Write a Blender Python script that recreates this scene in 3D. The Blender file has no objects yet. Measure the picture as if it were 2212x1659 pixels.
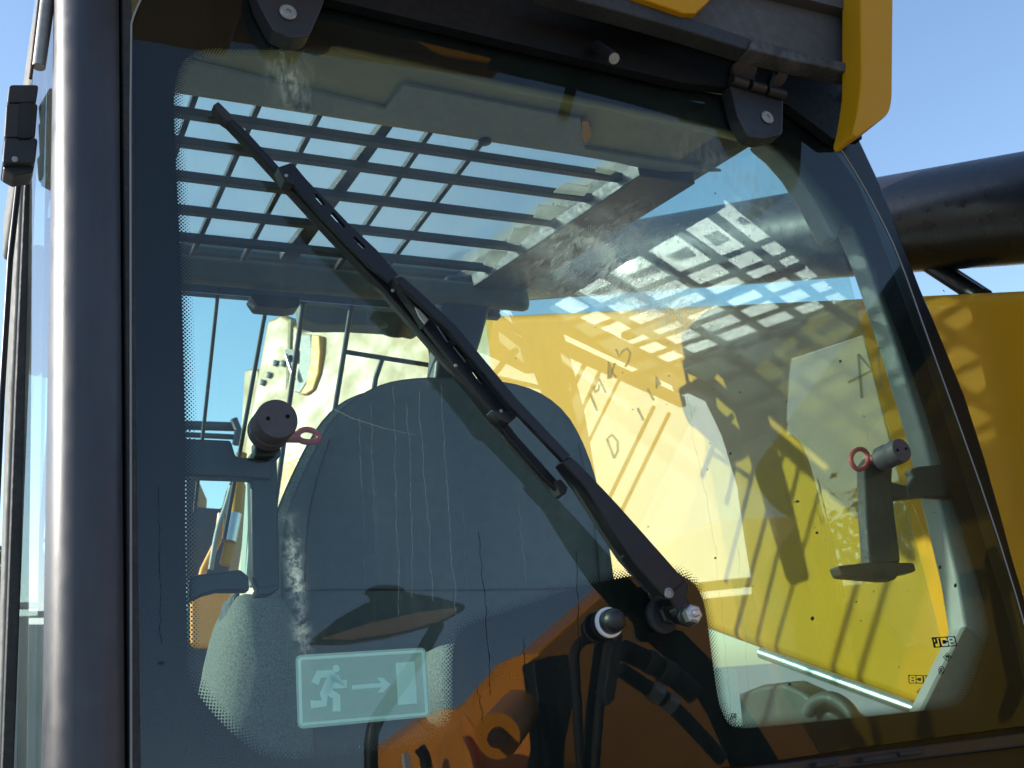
import bpy, bmesh, math, random
from mathutils import Vector, Matrix
from mathutils.geometry import tessellate_polygon

random.seed(7)
S = bpy.context.scene
C = S.collection

# ------------------------------------------------------------------ camera frame
# The machine's own frame: x along the rear window, y into the cab, z up, origin at the camera.
F = 2500.0                                   # focal length in 2212-pixel units
_X = Vector((5009, -264, F)).normalized()
_Y = Vector((-1304, -1115, F)); _Y = (_Y - _X * _Y.dot(_X)).normalized()
_Z = _Y.cross(_X)
RT = Vector((_X[0], _Y[0], _Z[0])); UP = Vector((_X[1], _Y[1], _Z[1])); FW = Vector((_X[2], _Y[2], _Z[2]))
TILT = math.radians(7.0)                     # the machine stands nose-down on a slope
M = Matrix.Translation((0, 0, 1.75)) @ Matrix.Rotation(-TILT, 4, 'X')
MR = M.to_3x3()

cam_d = bpy.data.cameras.new('camera')
cam_d.sensor_width = 36.0
cam_d.lens = 36.0 * F / 2212.0
cam_d.clip_start = 0.02
cam_d.clip_end = 3000.0
cam_d.dof.use_dof = True
cam_d.dof.focus_distance = 1.36
cam_d.dof.aperture_fstop = cam_d.lens / 1.9
cam = bpy.data.objects.new('camera', cam_d)
C.objects.link(cam)
cr, cu, cf = MR @ RT, MR @ UP, MR @ FW
cam.matrix_world = Matrix(((cr.x, cu.x, -cf.x, 0), (cr.y, cu.y, -cf.y, 0), (cr.z, cu.z, -cf.z, 1.75), (0, 0, 0, 1)))
S.camera = cam

# ------------------------------------------------------------------ sun and sky
SUN_AZ, SUN_EL = math.radians(-64.5), math.radians(25.4)      # in the machine's frame
sd = MR @ Vector((math.sin(SUN_AZ) * math.cos(SUN_EL), math.cos(SUN_AZ) * math.cos(SUN_EL), math.sin(SUN_EL)))
w = bpy.data.worlds.new('World'); S.world = w; w.use_nodes = True
wn = w.node_tree
sky = wn.nodes.new('ShaderNodeTexSky')
sky.sky_type = 'NISHITA'; sky.sun_disc = False
sky.sun_elevation = math.asin(sd.z); sky.sun_rotation = math.atan2(sd.x, sd.y)
sky.air_density = 1.0; sky.dust_density = 0.7; sky.ozone_density = 2.2
bg = wn.nodes['Background']; bg.inputs[1].default_value = 0.15
wn.links.new(sky.outputs[0], bg.inputs[0])
sun_d = bpy.data.lights.new('sun', 'SUN'); sun_d.energy = 4.6; sun_d.angle = math.radians(0.55); sun_d.color = (1.0, 0.95, 0.86)
sun = bpy.data.objects.new('sun', sun_d); C.objects.link(sun)
sun.rotation_euler = sd.to_track_quat('Z', 'Y').to_euler()
S.view_settings.view_transform = 'Standard'; S.view_settings.look = 'None'
S.view_settings.exposure = 0.95; S.view_settings.gamma = 1.0
S.view_settings.use_curve_mapping = False
S.cycles.max_bounces = 10; S.cycles.transparent_max_bounces = 24
S.cycles.sample_clamp_indirect = 6.0

# ------------------------------------------------------------------ geometry helpers
def ray(px, py): return RT * ((px - 1106) / F) + UP * ((829.5 - py) / F) + FW
def aty(px, py, y): r = ray(px, py); return r * (y / r.y)
def atx(px, py, x): r = ray(px, py); return r * (x / r.x)
def atz(px, py, z): r = ray(px, py); return r * (z / r.z)
def atp(px, py, p, n): r = ray(px, py); return r * (p.dot(n) / r.dot(n))
SIDE_N = Vector((-1, -0.26, 0)).normalized(); SIDE_P = Vector((1.29, 1.2, 0)); SIDE_D = Vector((-0.26, 1, 0)).normalized()
def ats(px, py, off=0.0): return atp(px, py, SIDE_P + SIDE_N * off, SIDE_N)
WIN_Y = 1.15
FR_P = Vector((0, 2.0, 1.0)); FR_N = Vector((0, 1, 0.85)).normalized()
def atf(px, py, off=0.0): return atp(px, py, FR_P + FR_N * off, FR_N)
def mir(p): return Vector((p.x, 2 * WIN_Y - p.y, p.z))           # where a thing stands that shows at p in the window's reflection

def chaikin(pts, n=2, closed=True):
    pts = [Vector(p) for p in pts]
    for _ in range(n):
        out = []
        m = len(pts)
        rng = range(m) if closed else range(m - 1)
        if not closed: out.append(pts[0])
        for i in rng:
            a, b = pts[i], pts[(i + 1) % m]
            out += [a * .75 + b * .25, a * .25 + b * .75]
        if not closed: out.append(pts[-1])
        pts = out
    return pts

def rounded(pts, r, seg=4):
    """polygon corners rounded by r (same units as pts)"""
    pts = [Vector(p) for p in pts]; out = []; m = len(pts)
    for i in range(m):
        a, b, c = pts[i - 1], pts[i], pts[(i + 1) % m]
        u, v = (a - b), (c - b)
        k = min(r, u.length * .45, v.length * .45)
        p, q = b + u.normalized() * k, b + v.normalized() * k
        for s in range(seg + 1):
            t = s / seg
            out.append(p * (1 - t) ** 2 + b * 2 * t * (1 - t) + q * t * t)
    return out

BASE = {}; WORLD = set(); CHILDS = {}
def _place(o, base, world):
    BASE[o] = base.copy()
    if world:
        WORLD.add(o); o.matrix_world = Matrix.Translation(M @ base)
    else:
        o.matrix_world = M @ Matrix.Translation(base)

def thing(name, label, cat, base, group=None, world=False, kind=None):
    o = bpy.data.objects.new(name, None); C.objects.link(o); o.empty_display_size = .05
    _place(o, Vector(base), world)
    o['label'] = label; o['category'] = cat
    if group: o['group'] = group
    if kind: o['kind'] = kind
    return o

def mesh(name, verts, faces, mat, parent=None, smooth=False, bevel=0.0, seg=2, label=None, kind=None, subs=0, world=False, fix=True, edge=None):
    me = bpy.data.meshes.new(name)
    verts = [Vector(v) for v in verts]
    if parent is None:
        lo = Vector((sum(v.x for v in verts) / len(verts), sum(v.y for v in verts) / len(verts), min(v.z for v in verts)))
        base = lo
    else:
        base = BASE[parent]; world = parent in WORLD
    if world:
        mb = M @ base; loc = [M @ v - mb for v in verts]
    else:
        loc = [v - base for v in verts]
    me.from_pydata(loc, [], faces)
    if fix:
        bm = bmesh.new(); bm.from_mesh(me)
        bmesh.ops.recalc_face_normals(bm, faces=bm.faces); bm.to_mesh(me); bm.free()
    me.materials.append(mat)
    if smooth:
        me.polygons.foreach_set('use_smooth', [True] * len(me.polygons))
        if edge is not None: me.set_sharp_from_angle(angle=math.radians(edge))
    o = bpy.data.objects.new(name, me); C.objects.link(o)
    if parent is None: _place(o, base, world)
    else:
        o.parent = parent; BASE[o] = base.copy()
        if world: WORLD.add(o)
    if bevel:
        b = o.modifiers.new('bevel', 'BEVEL'); b.width = bevel; b.segments = seg; b.limit_method = 'ANGLE'; b.angle_limit = math.radians(40)
        me.polygons.foreach_set('use_smooth', [True] * len(me.polygons))
        b.harden_normals = True
    if subs:
        s = o.modifiers.new('subdivision', 'SUBSURF'); s.levels = subs; s.render_levels = subs
    if label: o['label'] = label
    if kind: o['kind'] = kind
    return o

def top(o, label, cat, group=None):
    o['label'] = label; o['category'] = cat
    if group: o['group'] = group
    return o

def prism_data(pts, vec):
    vec = Vector(vec); n = len(pts)
    v = [Vector(p) for p in pts] + [Vector(p) + vec for p in pts]
    f = [list(range(n)), list(range(2 * n - 1, n - 1, -1))] + [[i, (i + 1) % n, n + (i + 1) % n, n + i] for i in range(n)]
    return v, f
def prism(name, pts, vec, mat, parent=None, **k):
    v, f = prism_data(pts, vec); return mesh(name, v, f, mat, parent, **k)
def box(name, lo, hi, mat, parent=None, **k):
    x0, y0, z0 = lo; x1, y1, z1 = hi
    return prism(name, [(x0, y0, z0), (x1, y0, z0), (x1, y0, z1), (x0, y0, z1)], (0, y1 - y0, 0), mat, parent, **k)
def join(ds):
    V = []; Fc = []
    for v, f in ds:
        o = len(V); V += list(v); Fc += [[i + o for i in q] for q in f]
    return V, Fc

def tube_data(path, r, n=12, closed=False, caps=True):
    path = [Vector(p) for p in path]; m = len(path); V = []; Fc = []
    rs = r if isinstance(r, (list, tuple)) else [r] * m
    prev = None
    for i, p in enumerate(path):
        a = path[i - 1] if (i > 0 or closed) else p
        b = path[(i + 1) % m] if (i < m - 1 or closed) else p
        t = (b - a).normalized()
        if prev is None:
            u = t.orthogonal().normalized()
        else:
            u = (prev - t * prev.dot(t)).normalized()
        prev = u; q = t.cross(u)
        for k in range(n):
            an = 2 * math.pi * k / n
            V.append(p + (u * math.cos(an) + q * math.sin(an)) * rs[i])
    for i in range(m if closed else m - 1):
        j = (i + 1) % m
        for k in range(n):
            k2 = (k + 1) % n
            Fc.append([i * n + k, i * n + k2, j * n + k2, j * n + k])
    if caps and not closed:
        Fc += [list(range(n - 1, -1, -1)), list(range((m - 1) * n, m * n))]
    return V, Fc
def tube(name, path, r, mat, parent=None, n=12, closed=False, **k):
    v, f = tube_data(path, r, n, closed); return mesh(name, v, f, mat, parent, smooth=True, edge=50, **k)

def lathe_data(c, axis, prof, n=36):
    c = Vector(c); axis = Vector(axis).normalized(); u = axis.orthogonal().normalized(); q = axis.cross(u); V = []; Fc = []
    for r, h in prof:
        for k in range(n):
            an = 2 * math.pi * k / n
            V.append(c + axis * h + (u * math.cos(an) + q * math.sin(an)) * max(r, 1e-5))
    for i in range(len(prof) - 1):
        for k in range(n):
            k2 = (k + 1) % n
            Fc.append([i * n + k, i * n + k2, (i + 1) * n + k2, (i + 1) * n + k])
    Fc += [list(range(n - 1, -1, -1)), list(range((len(prof) - 1) * n, len(prof) * n))]
    return V, Fc
def lathe(name, c, axis, prof, mat, parent=None, n=36, **k):
    v, f = lathe_data(c, axis, prof, n); return mesh(name, v, f, mat, parent, smooth=True, edge=35, **k)

def strip(path, wd):
    """px outline of a band along a px path; wd is one half width or one per point"""
    path = [Vector((p[0], p[1])) for p in path]; L = []; Rr = []
    ws = wd if isinstance(wd, (list, tuple)) else [wd] * len(path)
    for i, p in enumerate(path):
        a = path[max(i - 1, 0)]; b = path[min(i + 1, len(path) - 1)]
        t = (b - a).normalized(); nrm = Vector((-t.y, t.x))
        L.append(p + nrm * ws[i]); Rr.append(p - nrm * ws[i])
    return L + Rr[::-1]

# ------------------------------------------------------------------ materials
def newmat(name):
    m = bpy.data.materials.new(name); m.use_nodes = True
    nt = m.node_tree; p = nt.nodes['Principled BSDF']
    return m, nt, p
def N(nt, t, **k):
    n = nt.nodes.new(t)
    for a, v in k.items(): setattr(n, a, v)
    return n
def noise(nt, scale, detail=4, rough=.55, stretch=None):
    tc = N(nt, 'ShaderNodeTexCoord'); nz = N(nt, 'ShaderNodeTexNoise')
    nz.inputs['Scale'].default_value = scale; nz.inputs['Detail'].default_value = detail; nz.inputs['Roughness'].default_value = rough
    if stretch:
        mp = N(nt, 'ShaderNodeMapping'); mp.inputs['Scale'].default_value = stretch
        nt.links.new(tc.outputs['Object'], mp.inputs['Vector']); nt.links.new(mp.outputs[0], nz.inputs['Vector'])
    else:
        nt.links.new(tc.outputs['Object'], nz.inputs['Vector'])
    return nz.outputs['Fac']
def maprange(nt, sock, a, b, c=0.0, d=1.0):
    r = N(nt, 'ShaderNodeMapRange'); r.inputs[1].default_value = a; r.inputs[2].default_value = b; r.inputs[3].default_value = c; r.inputs[4].default_value = d
    nt.links.new(sock, r.inputs[0]); return r.outputs[0]
def math2(nt, op, a, b=None):
    n = N(nt, 'ShaderNodeMath', operation=op)
    for i, v in enumerate((a, b)):
        if v is None: continue
        if isinstance(v, (int, float)): n.inputs[i].default_value = v
        else: nt.links.new(v, n.inputs[i])
    return n.outputs[0]
def mixcol(nt, fac, a, b):
    n = N(nt, 'ShaderNodeMix', data_type='RGBA')
    if isinstance(fac, (int, float)): n.inputs[0].default_value = fac
    else: nt.links.new(fac, n.inputs[0])
    for i, v in ((6, a), (7, b)):
        if isinstance(v, tuple): n.inputs[i].default_value = (*v, 1)
        else: nt.links.new(v, n.inputs[i])
    return n.outputs[2]

def paint(name, col, rough=.4, dirt=.25, dcol=(.22, .19, .15), scale=5.0, bump=.05, bscale=180.0, metal=0.0, spec=.5, coat=0.0, stretch=None):
    m, nt, p = newmat(name)
    n1 = noise(nt, scale, 6, .6, stretch); n2 = noise(nt, scale * 9, 3, .6)
    a = maprange(nt, n1, .38, .75, 0, dirt); b = maprange(nt, n2, .45, .8, 0, dirt * .6)
    c = mixcol(nt, math2(nt, 'MAXIMUM', a, b), col, dcol)
    nt.links.new(c, p.inputs['Base Color'])
    nt.links.new(maprange(nt, n2, .3, .7, rough * .8, min(1, rough * 1.25)), p.inputs['Roughness'])
    p.inputs['Metallic'].default_value = metal; p.inputs['Specular IOR Level'].default_value = spec
    p.inputs['Coat Weight'].default_value = coat
    if bump:
        bp = N(nt, 'ShaderNodeBump'); bp.inputs['Strength'].default_value = bump; bp.inputs['Distance'].default_value = .002
        nt.links.new(noise(nt, bscale, 3), bp.inputs['Height']); nt.links.new(bp.outputs[0], p.inputs['Normal'])
    return m

MAT = {}
MAT['pillar'] = paint('satin_grey_pillar_paint', (.022, .022, .028), .40, .22, (.11, .11, .12), 4, .12, 900, stretch=(6, 6, 1))
MAT['black'] = paint('black_plastic', (.012, .012, .014), .45, .3, (.045, .043, .042), 9, .1, 500)
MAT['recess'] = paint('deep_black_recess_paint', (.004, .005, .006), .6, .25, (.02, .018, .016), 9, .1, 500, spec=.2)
MAT['rubber'] = paint('black_rubber', (.014, .014, .015), .7, .35, (.06, .058, .055), 14, .1, 300)
MAT['chalky'] = paint('chalky_worn_rubber', (.02, .02, .02), .85, .9, (.13, .125, .115), 26, .5, 260)
MAT['gloss_black'] = paint('gloss_black_paint', (.008, .008, .010), .36, .15, (.035, .033, .032), 6, .03, 300, spec=.35)
MAT['boom_black'] = paint('black_boom_paint', (.012, .012, .016), .30, .15, (.04, .038, .036), 3.5, .06, 200)
MAT['yellow'] = paint('construction_yellow_paint', (.50, .225, .003), .45, .10, (.36, .20, .03), 3.0, .05, 90, spec=.12)
MAT['yellow_in'] = paint('dusty_yellow_paint', (.72, .34, .02), .5, .4, (.36, .22, .08), 4.0, .06, 120)
MAT['orange'] = paint('orange_paint', (1.0, .36, .008), .24, .10, (.30, .12, .03), 5.0, .05, 90, coat=.4)
MAT['pale_yellow'] = paint('sun_bleached_yellow_paint', (.30, .185, .05), .5, .25, (.27, .165, .06), .6, .05, 60)
MAT['amber'] = paint('amber_yellow_paint', (.75, .36, .03), .5, .3, (.4, .22, .05), 3, .05, 60)
MAT['liner'] = paint('headliner_hood_reflection_olive', (.36, .30, .16), .8, .35, (.13, .115, .07), 5, .2, 400)  # olive carries the roof overhang's reflection on the rear glass
MAT['liner_grey'] = paint('grey_headliner', (.27, .26, .235), .75, .3, (.12, .11, .10), 6, .15, 400)
MAT['trim'] = paint('grey_interior_trim', (.28, .28, .26), .5, .4, (.17, .165, .15), 9, .2, 220)
MAT["bracket"] = paint('dark_grey_bracket', (.026, .025, .023), .6, .4, (.06, .055, .05), 14, .15, 200)
MAT['header'] = paint('grey_front_header_trim', (.12, .12, .11), .7, .3, (.08, .08, .075), 6, .1, 200)
MAT['bar'] = paint('dark_roof_bar_paint', (.032, .036, .042), .45, .35, (.09, .09, .085), 12, .06, 200)
MAT['steel'] = paint('zinc_plated_steel', (.55, .55, .55), .32, .3, (.3, .28, .26), 30, .08, 300, metal=.9)
MAT['bolt'] = paint('dull_steel_screw', (.34, .33, .31), .5, .5, (.12, .11, .1), 60, .2, 500, metal=.5)
MAT['rust'] = paint('rusty_steel', (.09, .045, .022), .85, .6, (.03, .018, .012), 40, .5, 300)
MAT['seat'] = paint('charcoal_seat_back_shell', (.085, .088, .098), .75, .3, (.10, .10, .10), 7, .25, 700)
MAT['red'] = paint('red_plastic_tag', (.42, .045, .04), .45, .3, (.25, .06, .05), 20, .1, 200)
MAT['cap'] = paint('dark_grey_plastic_cap', (.055, .048, .052), .6, .3, (.09, .085, .085), 14, .2, 500)
MAT['mint'] = paint('pale_mint_interior_post', (.52, .60, .52), .6, .25, (.4, .45, .4), 6, .1, 200)
MAT['mirror_glass'] = paint('mirror_glass', (.8, .8, .8), .04, .1, (.6, .55, .5), 6, 0, metal=1.0)
MAT['mirror_reflection_tan'] = paint('tan_reflection_mirror_face', (.42, .26, .13), .3, .3, (.3, .2, .12), 9, .05, 200, coat=.5)  # tan painted in for the orange machine this mirror reflects
MAT['white_print'] = paint('white_label_stock', (.8, .8, .78), .5, .1, (.6, .6, .55), 20, .05, 300)
MAT['black_print'] = paint('black_ceramic_print', (.008, .008, .008), .9, .1, (.014, .014, .014), 20, 0, spec=.04)
MAT['grey_sheet'] = paint('dull_grey_underside_sheet', (.055, .052, .05), .75, .4, (.1, .09, .08), 7, .15, 200)
MAT['concrete'] = paint('pale_concrete_ground', (.23, .22, .195), .9, .45, (.14, .135, .12), .8, .2, 30)
MAT['wall'] = paint('grey_green_render_wall', (.30, .31, .27), .9, .4, (.2, .21, .18), 1.2, .2, 40)
MAT['leaf'] = paint('tree_leaf', (.055, .075, .03), .6, .5, (.09, .1, .04), 3, 0)
MAT['bark'] = paint('tree_bark', (.12, .09, .06), .9, .4, (.06, .05, .04), 9, .5, 60)
MAT['tyre'] = paint('tyre_rubber', (.02, .02, .02), .85, .4, (.09, .08, .07), 8, .3, 80)

# two-tone seat fabric: fine woven grain
def fabric():
    m, nt, p = newmat('grey_woven_seat_fabric')
    f = maprange(nt, noise(nt, 420, 2, .7), .35, .65)
    g = maprange(nt, noise(nt, 9, 4), .4, .7, 0, .35)
    nt.links.new(mixcol(nt, g, mixcol(nt, f, (.12, .13, .12), (.30, .31, .28)), (.2, .2, .18)), p.inputs['Base Color'])
    p.inputs['Roughness'].default_value = .95; p.inputs['Specular IOR Level'].default_value = .1
    bp = N(nt, 'ShaderNodeBump'); bp.inputs['Strength'].default_value = .5; bp.inputs['Distance'].default_value = .002
    nt.links.new(noise(nt, 420, 2), bp.inputs['Height']); nt.links.new(bp.outputs[0], p.inputs['Normal'])
    return m
MAT['fabric'] = fabric()

def glass(name, tint, f0=.045, rough=.0, dirt=None, dust=(.75, .76, .70), haze=None, scatter=None):
    m, nt, p = newmat(name); nt.nodes.remove(p); out = nt.nodes['Material Output']
    geo = N(nt, 'ShaderNodeNewGeometry')
    d = N(nt, 'ShaderNodeVectorMath', operation='DOT_PRODUCT')
    nt.links.new(geo.outputs['Normal'], d.inputs[0]); nt.links.new(geo.outputs['Incoming'], d.inputs[1])
    c = math2(nt, 'ABSOLUTE', d.outputs['Value'])
    s5 = math2(nt, 'POWER', math2(nt, 'SUBTRACT', 1.0, c), 5.0)
    fr = math2(nt, 'ADD', math2(nt, 'MULTIPLY', s5, 1 - f0), f0)
    fr = math2(nt, 'MULTIPLY', fr, math2(nt, 'SUBTRACT', 1.0, geo.outputs['Backfacing']))
    tr = N(nt, 'ShaderNodeBsdfTransparent'); tr.inputs[0].default_value = (*tint, 1)
    gl = N(nt, 'ShaderNodeBsdfGlossy'); gl.inputs['Roughness'].default_value = rough; gl.inputs[0].default_value = (1, 1, 1, 1)
    base = N(nt, 'ShaderNodeMixShader'); nt.links.new(fr, base.inputs[0]); nt.links.new(tr.outputs[0], base.inputs[1])
    if haze:
        g2 = N(nt, 'ShaderNodeBsdfGlossy'); g2.inputs['Roughness'].default_value = haze[0]
        mx = N(nt, 'ShaderNodeMixShader'); mx.inputs[0].default_value = haze[1]
        nt.links.new(gl.outputs[0], mx.inputs[1]); nt.links.new(g2.outputs[0], mx.inputs[2]); nt.links.new(mx.outputs[0], base.inputs[2])
    else:
        nt.links.new(gl.outputs[0], base.inputs[2])
    last = base.outputs[0]
    if scatter:
        rf = N(nt, 'ShaderNodeBsdfRefraction'); rf.inputs['Roughness'].default_value = scatter[0]; rf.inputs['IOR'].default_value = 1.25
        ms = N(nt, 'ShaderNodeMixShader'); ms.inputs[0].default_value = scatter[1]
        nt.links.new(last, ms.inputs[1]); nt.links.new(rf.outputs[0], ms.inputs[2]); last = ms.outputs[0]
    if dirt:
        fac = dirt(nt)
        df = N(nt, 'ShaderNodeBsdfDiffuse'); df.inputs[0].default_value = (*dust, 1)
        tl = N(nt, 'ShaderNodeBsdfTranslucent'); tl.inputs[0].default_value = (*dust, 1)
        dm = N(nt, 'ShaderNodeMixShader'); dm.inputs[0].default_value = .6
        nt.links.new(df.outputs[0], dm.inputs[1]); nt.links.new(tl.outputs[0], dm.inputs[2])
        mx = N(nt, 'ShaderNodeMixShader'); nt.links.new(fac, mx.inputs[0]); nt.links.new(last, mx.inputs[1]); nt.links.new(dm.outputs[0], mx.inputs[2])
        last = mx.outputs[0]
    nt.links.new(last, out.inputs[0])
    return m

RW = Vector((.75, WIN_Y, 0.0))                                     # base of the rear window
def loc2(px, py): p = aty(px, py, WIN_Y) - RW; return p.x, p.z
def blob(nt, px, py, rx, ry, ang=0.0):
    """soft round patch of grime at a place on the pane"""
    x, z = loc2(px, py)
    tc = N(nt, 'ShaderNodeTexCoord'); sp = N(nt, 'ShaderNodeSeparateXYZ'); nt.links.new(tc.outputs['Object'], sp.inputs[0])
    dx = math2(nt, 'SUBTRACT', sp.outputs[0], x); dz = math2(nt, 'SUBTRACT', sp.outputs[2], z)
    ca, sa = math.cos(ang), math.sin(ang)
    u = math2(nt, 'ADD', math2(nt, 'MULTIPLY', dx, ca / rx), math2(nt, 'MULTIPLY', dz, sa / rx))
    v = math2(nt, 'ADD', math2(nt, 'MULTIPLY', dx, -sa / ry), math2(nt, 'MULTIPLY', dz, ca / ry))
    r2 = math2(nt, 'ADD', math2(nt, 'MULTIPLY', u, u), math2(nt, 'MULTIPLY', v, v))
    return math2(nt, 'POWER', 2.718, math2(nt, 'MULTIPLY', r2, -1.0))
def rear_dirt(nt):
    base = maprange(nt, noise(nt, 7, 5, .65), .35, .75, .002, .012)
    specks = maprange(nt, noise(nt, 330, 2, .6), .74, .80, 0, .3)
    streak = maprange(nt, noise(nt, 22, 5, .7, (7, 1, .5)), .52, .78, 0, .02)
    tcs = N(nt, 'ShaderNodeTexCoord')
    def wisp(rot, sx, sz, lo, hi):
        mp = N(nt, 'ShaderNodeMapping'); mp.inputs['Rotation'].default_value = (0, rot, 0)
        m2 = N(nt, 'ShaderNodeMapping'); m2.inputs['Scale'].default_value = (sx, 1, sz)
        wv = N(nt, 'ShaderNodeTexNoise'); wv.inputs['Scale'].default_value = 1.0; wv.inputs['Detail'].default_value = 6
        wv.inputs['Roughness'].default_value = .74; wv.inputs['Distortion'].default_value = .5
        nt.links.new(tcs.outputs['Object'], mp.inputs['Vector']); nt.links.new(mp.outputs[0], m2.inputs['Vector']); nt.links.new(m2.outputs[0], wv.inputs['Vector'])
        return maprange(nt, wv.outputs['Fac'], lo, hi, .0, 1.0)
    hair = math2(nt, 'MAXIMUM', math2(nt, 'MAXIMUM', wisp(.6, 40, 150, .47, .68), wisp(-.35, 130, 45, .50, .70)), wisp(0, 26, 30, .40, .75))
    sm = math2(nt, 'MULTIPLY', hair, math2(nt, 'ADD', math2(nt, 'MULTIPLY', blob(nt, 1300, 540, .09, .05, .4), .95),
        math2(nt, 'MULTIPLY', blob(nt, 1430, 650, .11, .04, -.3), .8)))
    sm2 = math2(nt, 'MULTIPLY', maprange(nt, noise(nt, 40, 4, .7, (4, 1, 1)), .45, .7), math2(nt, 'MULTIPLY', blob(nt, 1600, 390, .12, .045, -.5), .3))
    ver = math2(nt, 'MULTIPLY', maprange(nt, noise(nt, 120, 4, .75), .44, .60), math2(nt, 'MULTIPLY', blob(nt, 642, 1265, .008, .056, .05), .6))
    ver2 = math2(nt, 'MULTIPLY', maprange(nt, noise(nt, 90, 4, .7, (1, 1, .4)), .45, .66), math2(nt, 'MULTIPLY', blob(nt, 625, 150, .02, .05, .05), .25))
    tot = base
    for s in (specks, streak, sm, sm2, ver, ver2): tot = math2(nt, 'ADD', tot, s)
    return math2(nt, 'MINIMUM', tot, .9)
MAT['rear_glass'] = glass('tinted_rear_window_glass', (.86, .96, .925), .044, 0.0, rear_dirt)
def side_dirt(nt):
    return math2(nt, 'ADD', maprange(nt, noise(nt, 5, 5, .65), .35, .75, .005, .05), maprange(nt, noise(nt, 240, 2, .6), .72, .80, 0, .3))
MAT['side_glass'] = glass('tinted_side_window_glass', (.87, .95, .92), .11, .012, side_dirt, haze=(.24, .06))
MAT['roof_glass'] = glass('tinted_roof_glass', (.88, .98, .955), .04, 0.0, lambda nt: maprange(nt, noise(nt, 9, 5, .7), .3, .75, .03, .12), scatter=(.6, .5))
MAT['door_tint'] = glass('dark_tinted_door_glass', (.66, .72, .69), .04, 0.0, lambda nt: maprange(nt, noise(nt, 8, 5, .7), .3, .75, .01, .06))
MAT['front_glass'] = glass('tinted_front_glass', (.90, .97, .945), .04, 0.0)
def film(name, col, alpha, back=.45):
    m, nt, p = newmat(name); nt.nodes.remove(p); out = nt.nodes['Material Output']
    tr = N(nt, 'ShaderNodeBsdfTransparent'); df = N(nt, 'ShaderNodeBsdfDiffuse'); tl = N(nt, 'ShaderNodeBsdfTranslucent')
    df.inputs[0].default_value = (*col, 1); tl.inputs[0].default_value = (*col, 1)
    a = N(nt, 'ShaderNodeMixShader'); a.inputs[0].default_value = back
    nt.links.new(df.outputs[0], a.inputs[1]); nt.links.new(tl.outputs[0], a.inputs[2])
    b = N(nt, 'ShaderNodeMixShader')
    nt.links.new(maprange(nt, noise(nt, 30, 3), .3, .7, alpha * .9, min(1, alpha * 1.1)), b.inputs[0])
    nt.links.new(tr.outputs[0], b.inputs[1]); nt.links.new(a.outputs[0], b.inputs[2]); nt.links.new(b.outputs[0], out.inputs[0])
    return m
MAT['sticker'] = film('glow_green_sticker_film', (.38, .47, .475), .66)
MAT['label_film'] = film('white_paper_label', (.95, .97, .92), .96, .3)
MAT['sticker_white'] = film('pale_sticker_print', (.86, .95, .93), 1.0)
MAT['strip_film'] = film('cream_translucent_strip', (.8, .78, .66), .55)
MAT['mark_dark'] = film('finger_mark_in_dust', (.26, .28, .2), .26)
MAT['mark_pale'] = film('dried_water_line', (.5, .52, .5), .13)
MAT['drip'] = film('dark_water_line', (.02, .025, .03), .42)
MAT['etch'] = film('faint_glass_etching', (.03, .03, .02), .8)

# ------------------------------------------------------------------ ground, wall, trees (level, in the world's own frame)
def wobj(name, verts, faces, mat, kind=None):
    me = bpy.data.meshes.new(name); me.from_pydata([Vector(v) for v in verts], [], faces); me.materials.append(mat)
    o = bpy.data.objects.new(name, me); C.objects.link(o)
    if kind: o['kind'] = kind
    return o
g = wobj('ground', [(-400, -400, 0), (400, -400, 0), (400, 400, 0), (-400, 400, 0)], [[0, 1, 2, 3]], MAT['concrete'], 'structure')

def wbox(name, x0, x1, y0, y1, z0, z1, mat, parent):
    v = [(x0, y0, z0), (x1, y0, z0), (x1, y1, z0), (x0, y1, z0), (x0, y0, z1), (x1, y0, z1), (x1, y1, z1), (x0, y1, z1)]
    f = [[3, 2, 1, 0], [4, 5, 6, 7], [0, 1, 5, 4], [1, 2, 6, 5], [2, 3, 7, 6], [3, 0, 4, 7]]
    o = wobj(name, v, f, mat); o.parent = parent; return o
wall = bpy.data.objects.new('boundary_wall', None); C.objects.link(wall)
wall['label'] = 'grey green rendered boundary wall seen low through the left door glass'; wall['category'] = 'wall'
for i in range(10):
    wbox('panel', -27 + i * 4.0, -27.2 + (i + 1) * 4.0, 24, 24.25, 0, 3.55, MAT['wall'], wall)
    wbox('post', -27.2 + i * 4.0, -27 + i * 4.0, 23.95, 24.3, 0, 3.7, MAT['wall'], wall)
for i in range(8):
    wbox('panel', -14.25, -14, -8 + i * 4.0, -4.2 + i * 4.0, 0, 3.55, MAT['wall'], wall)
    wbox('post', -14.3, -13.95, -4.2 + i * 4.0, -4 + i * 4.0, 0, 3.7, MAT['wall'], wall)
wbox('coping', -14.35, -13.9, -8, 23.9, 3.70, 3.80, MAT['wall'], wall)
wbox('coping', -27.3, 13.2, 23.9, 24.35, 3.70, 3.80, MAT['wall'], wall)

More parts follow.
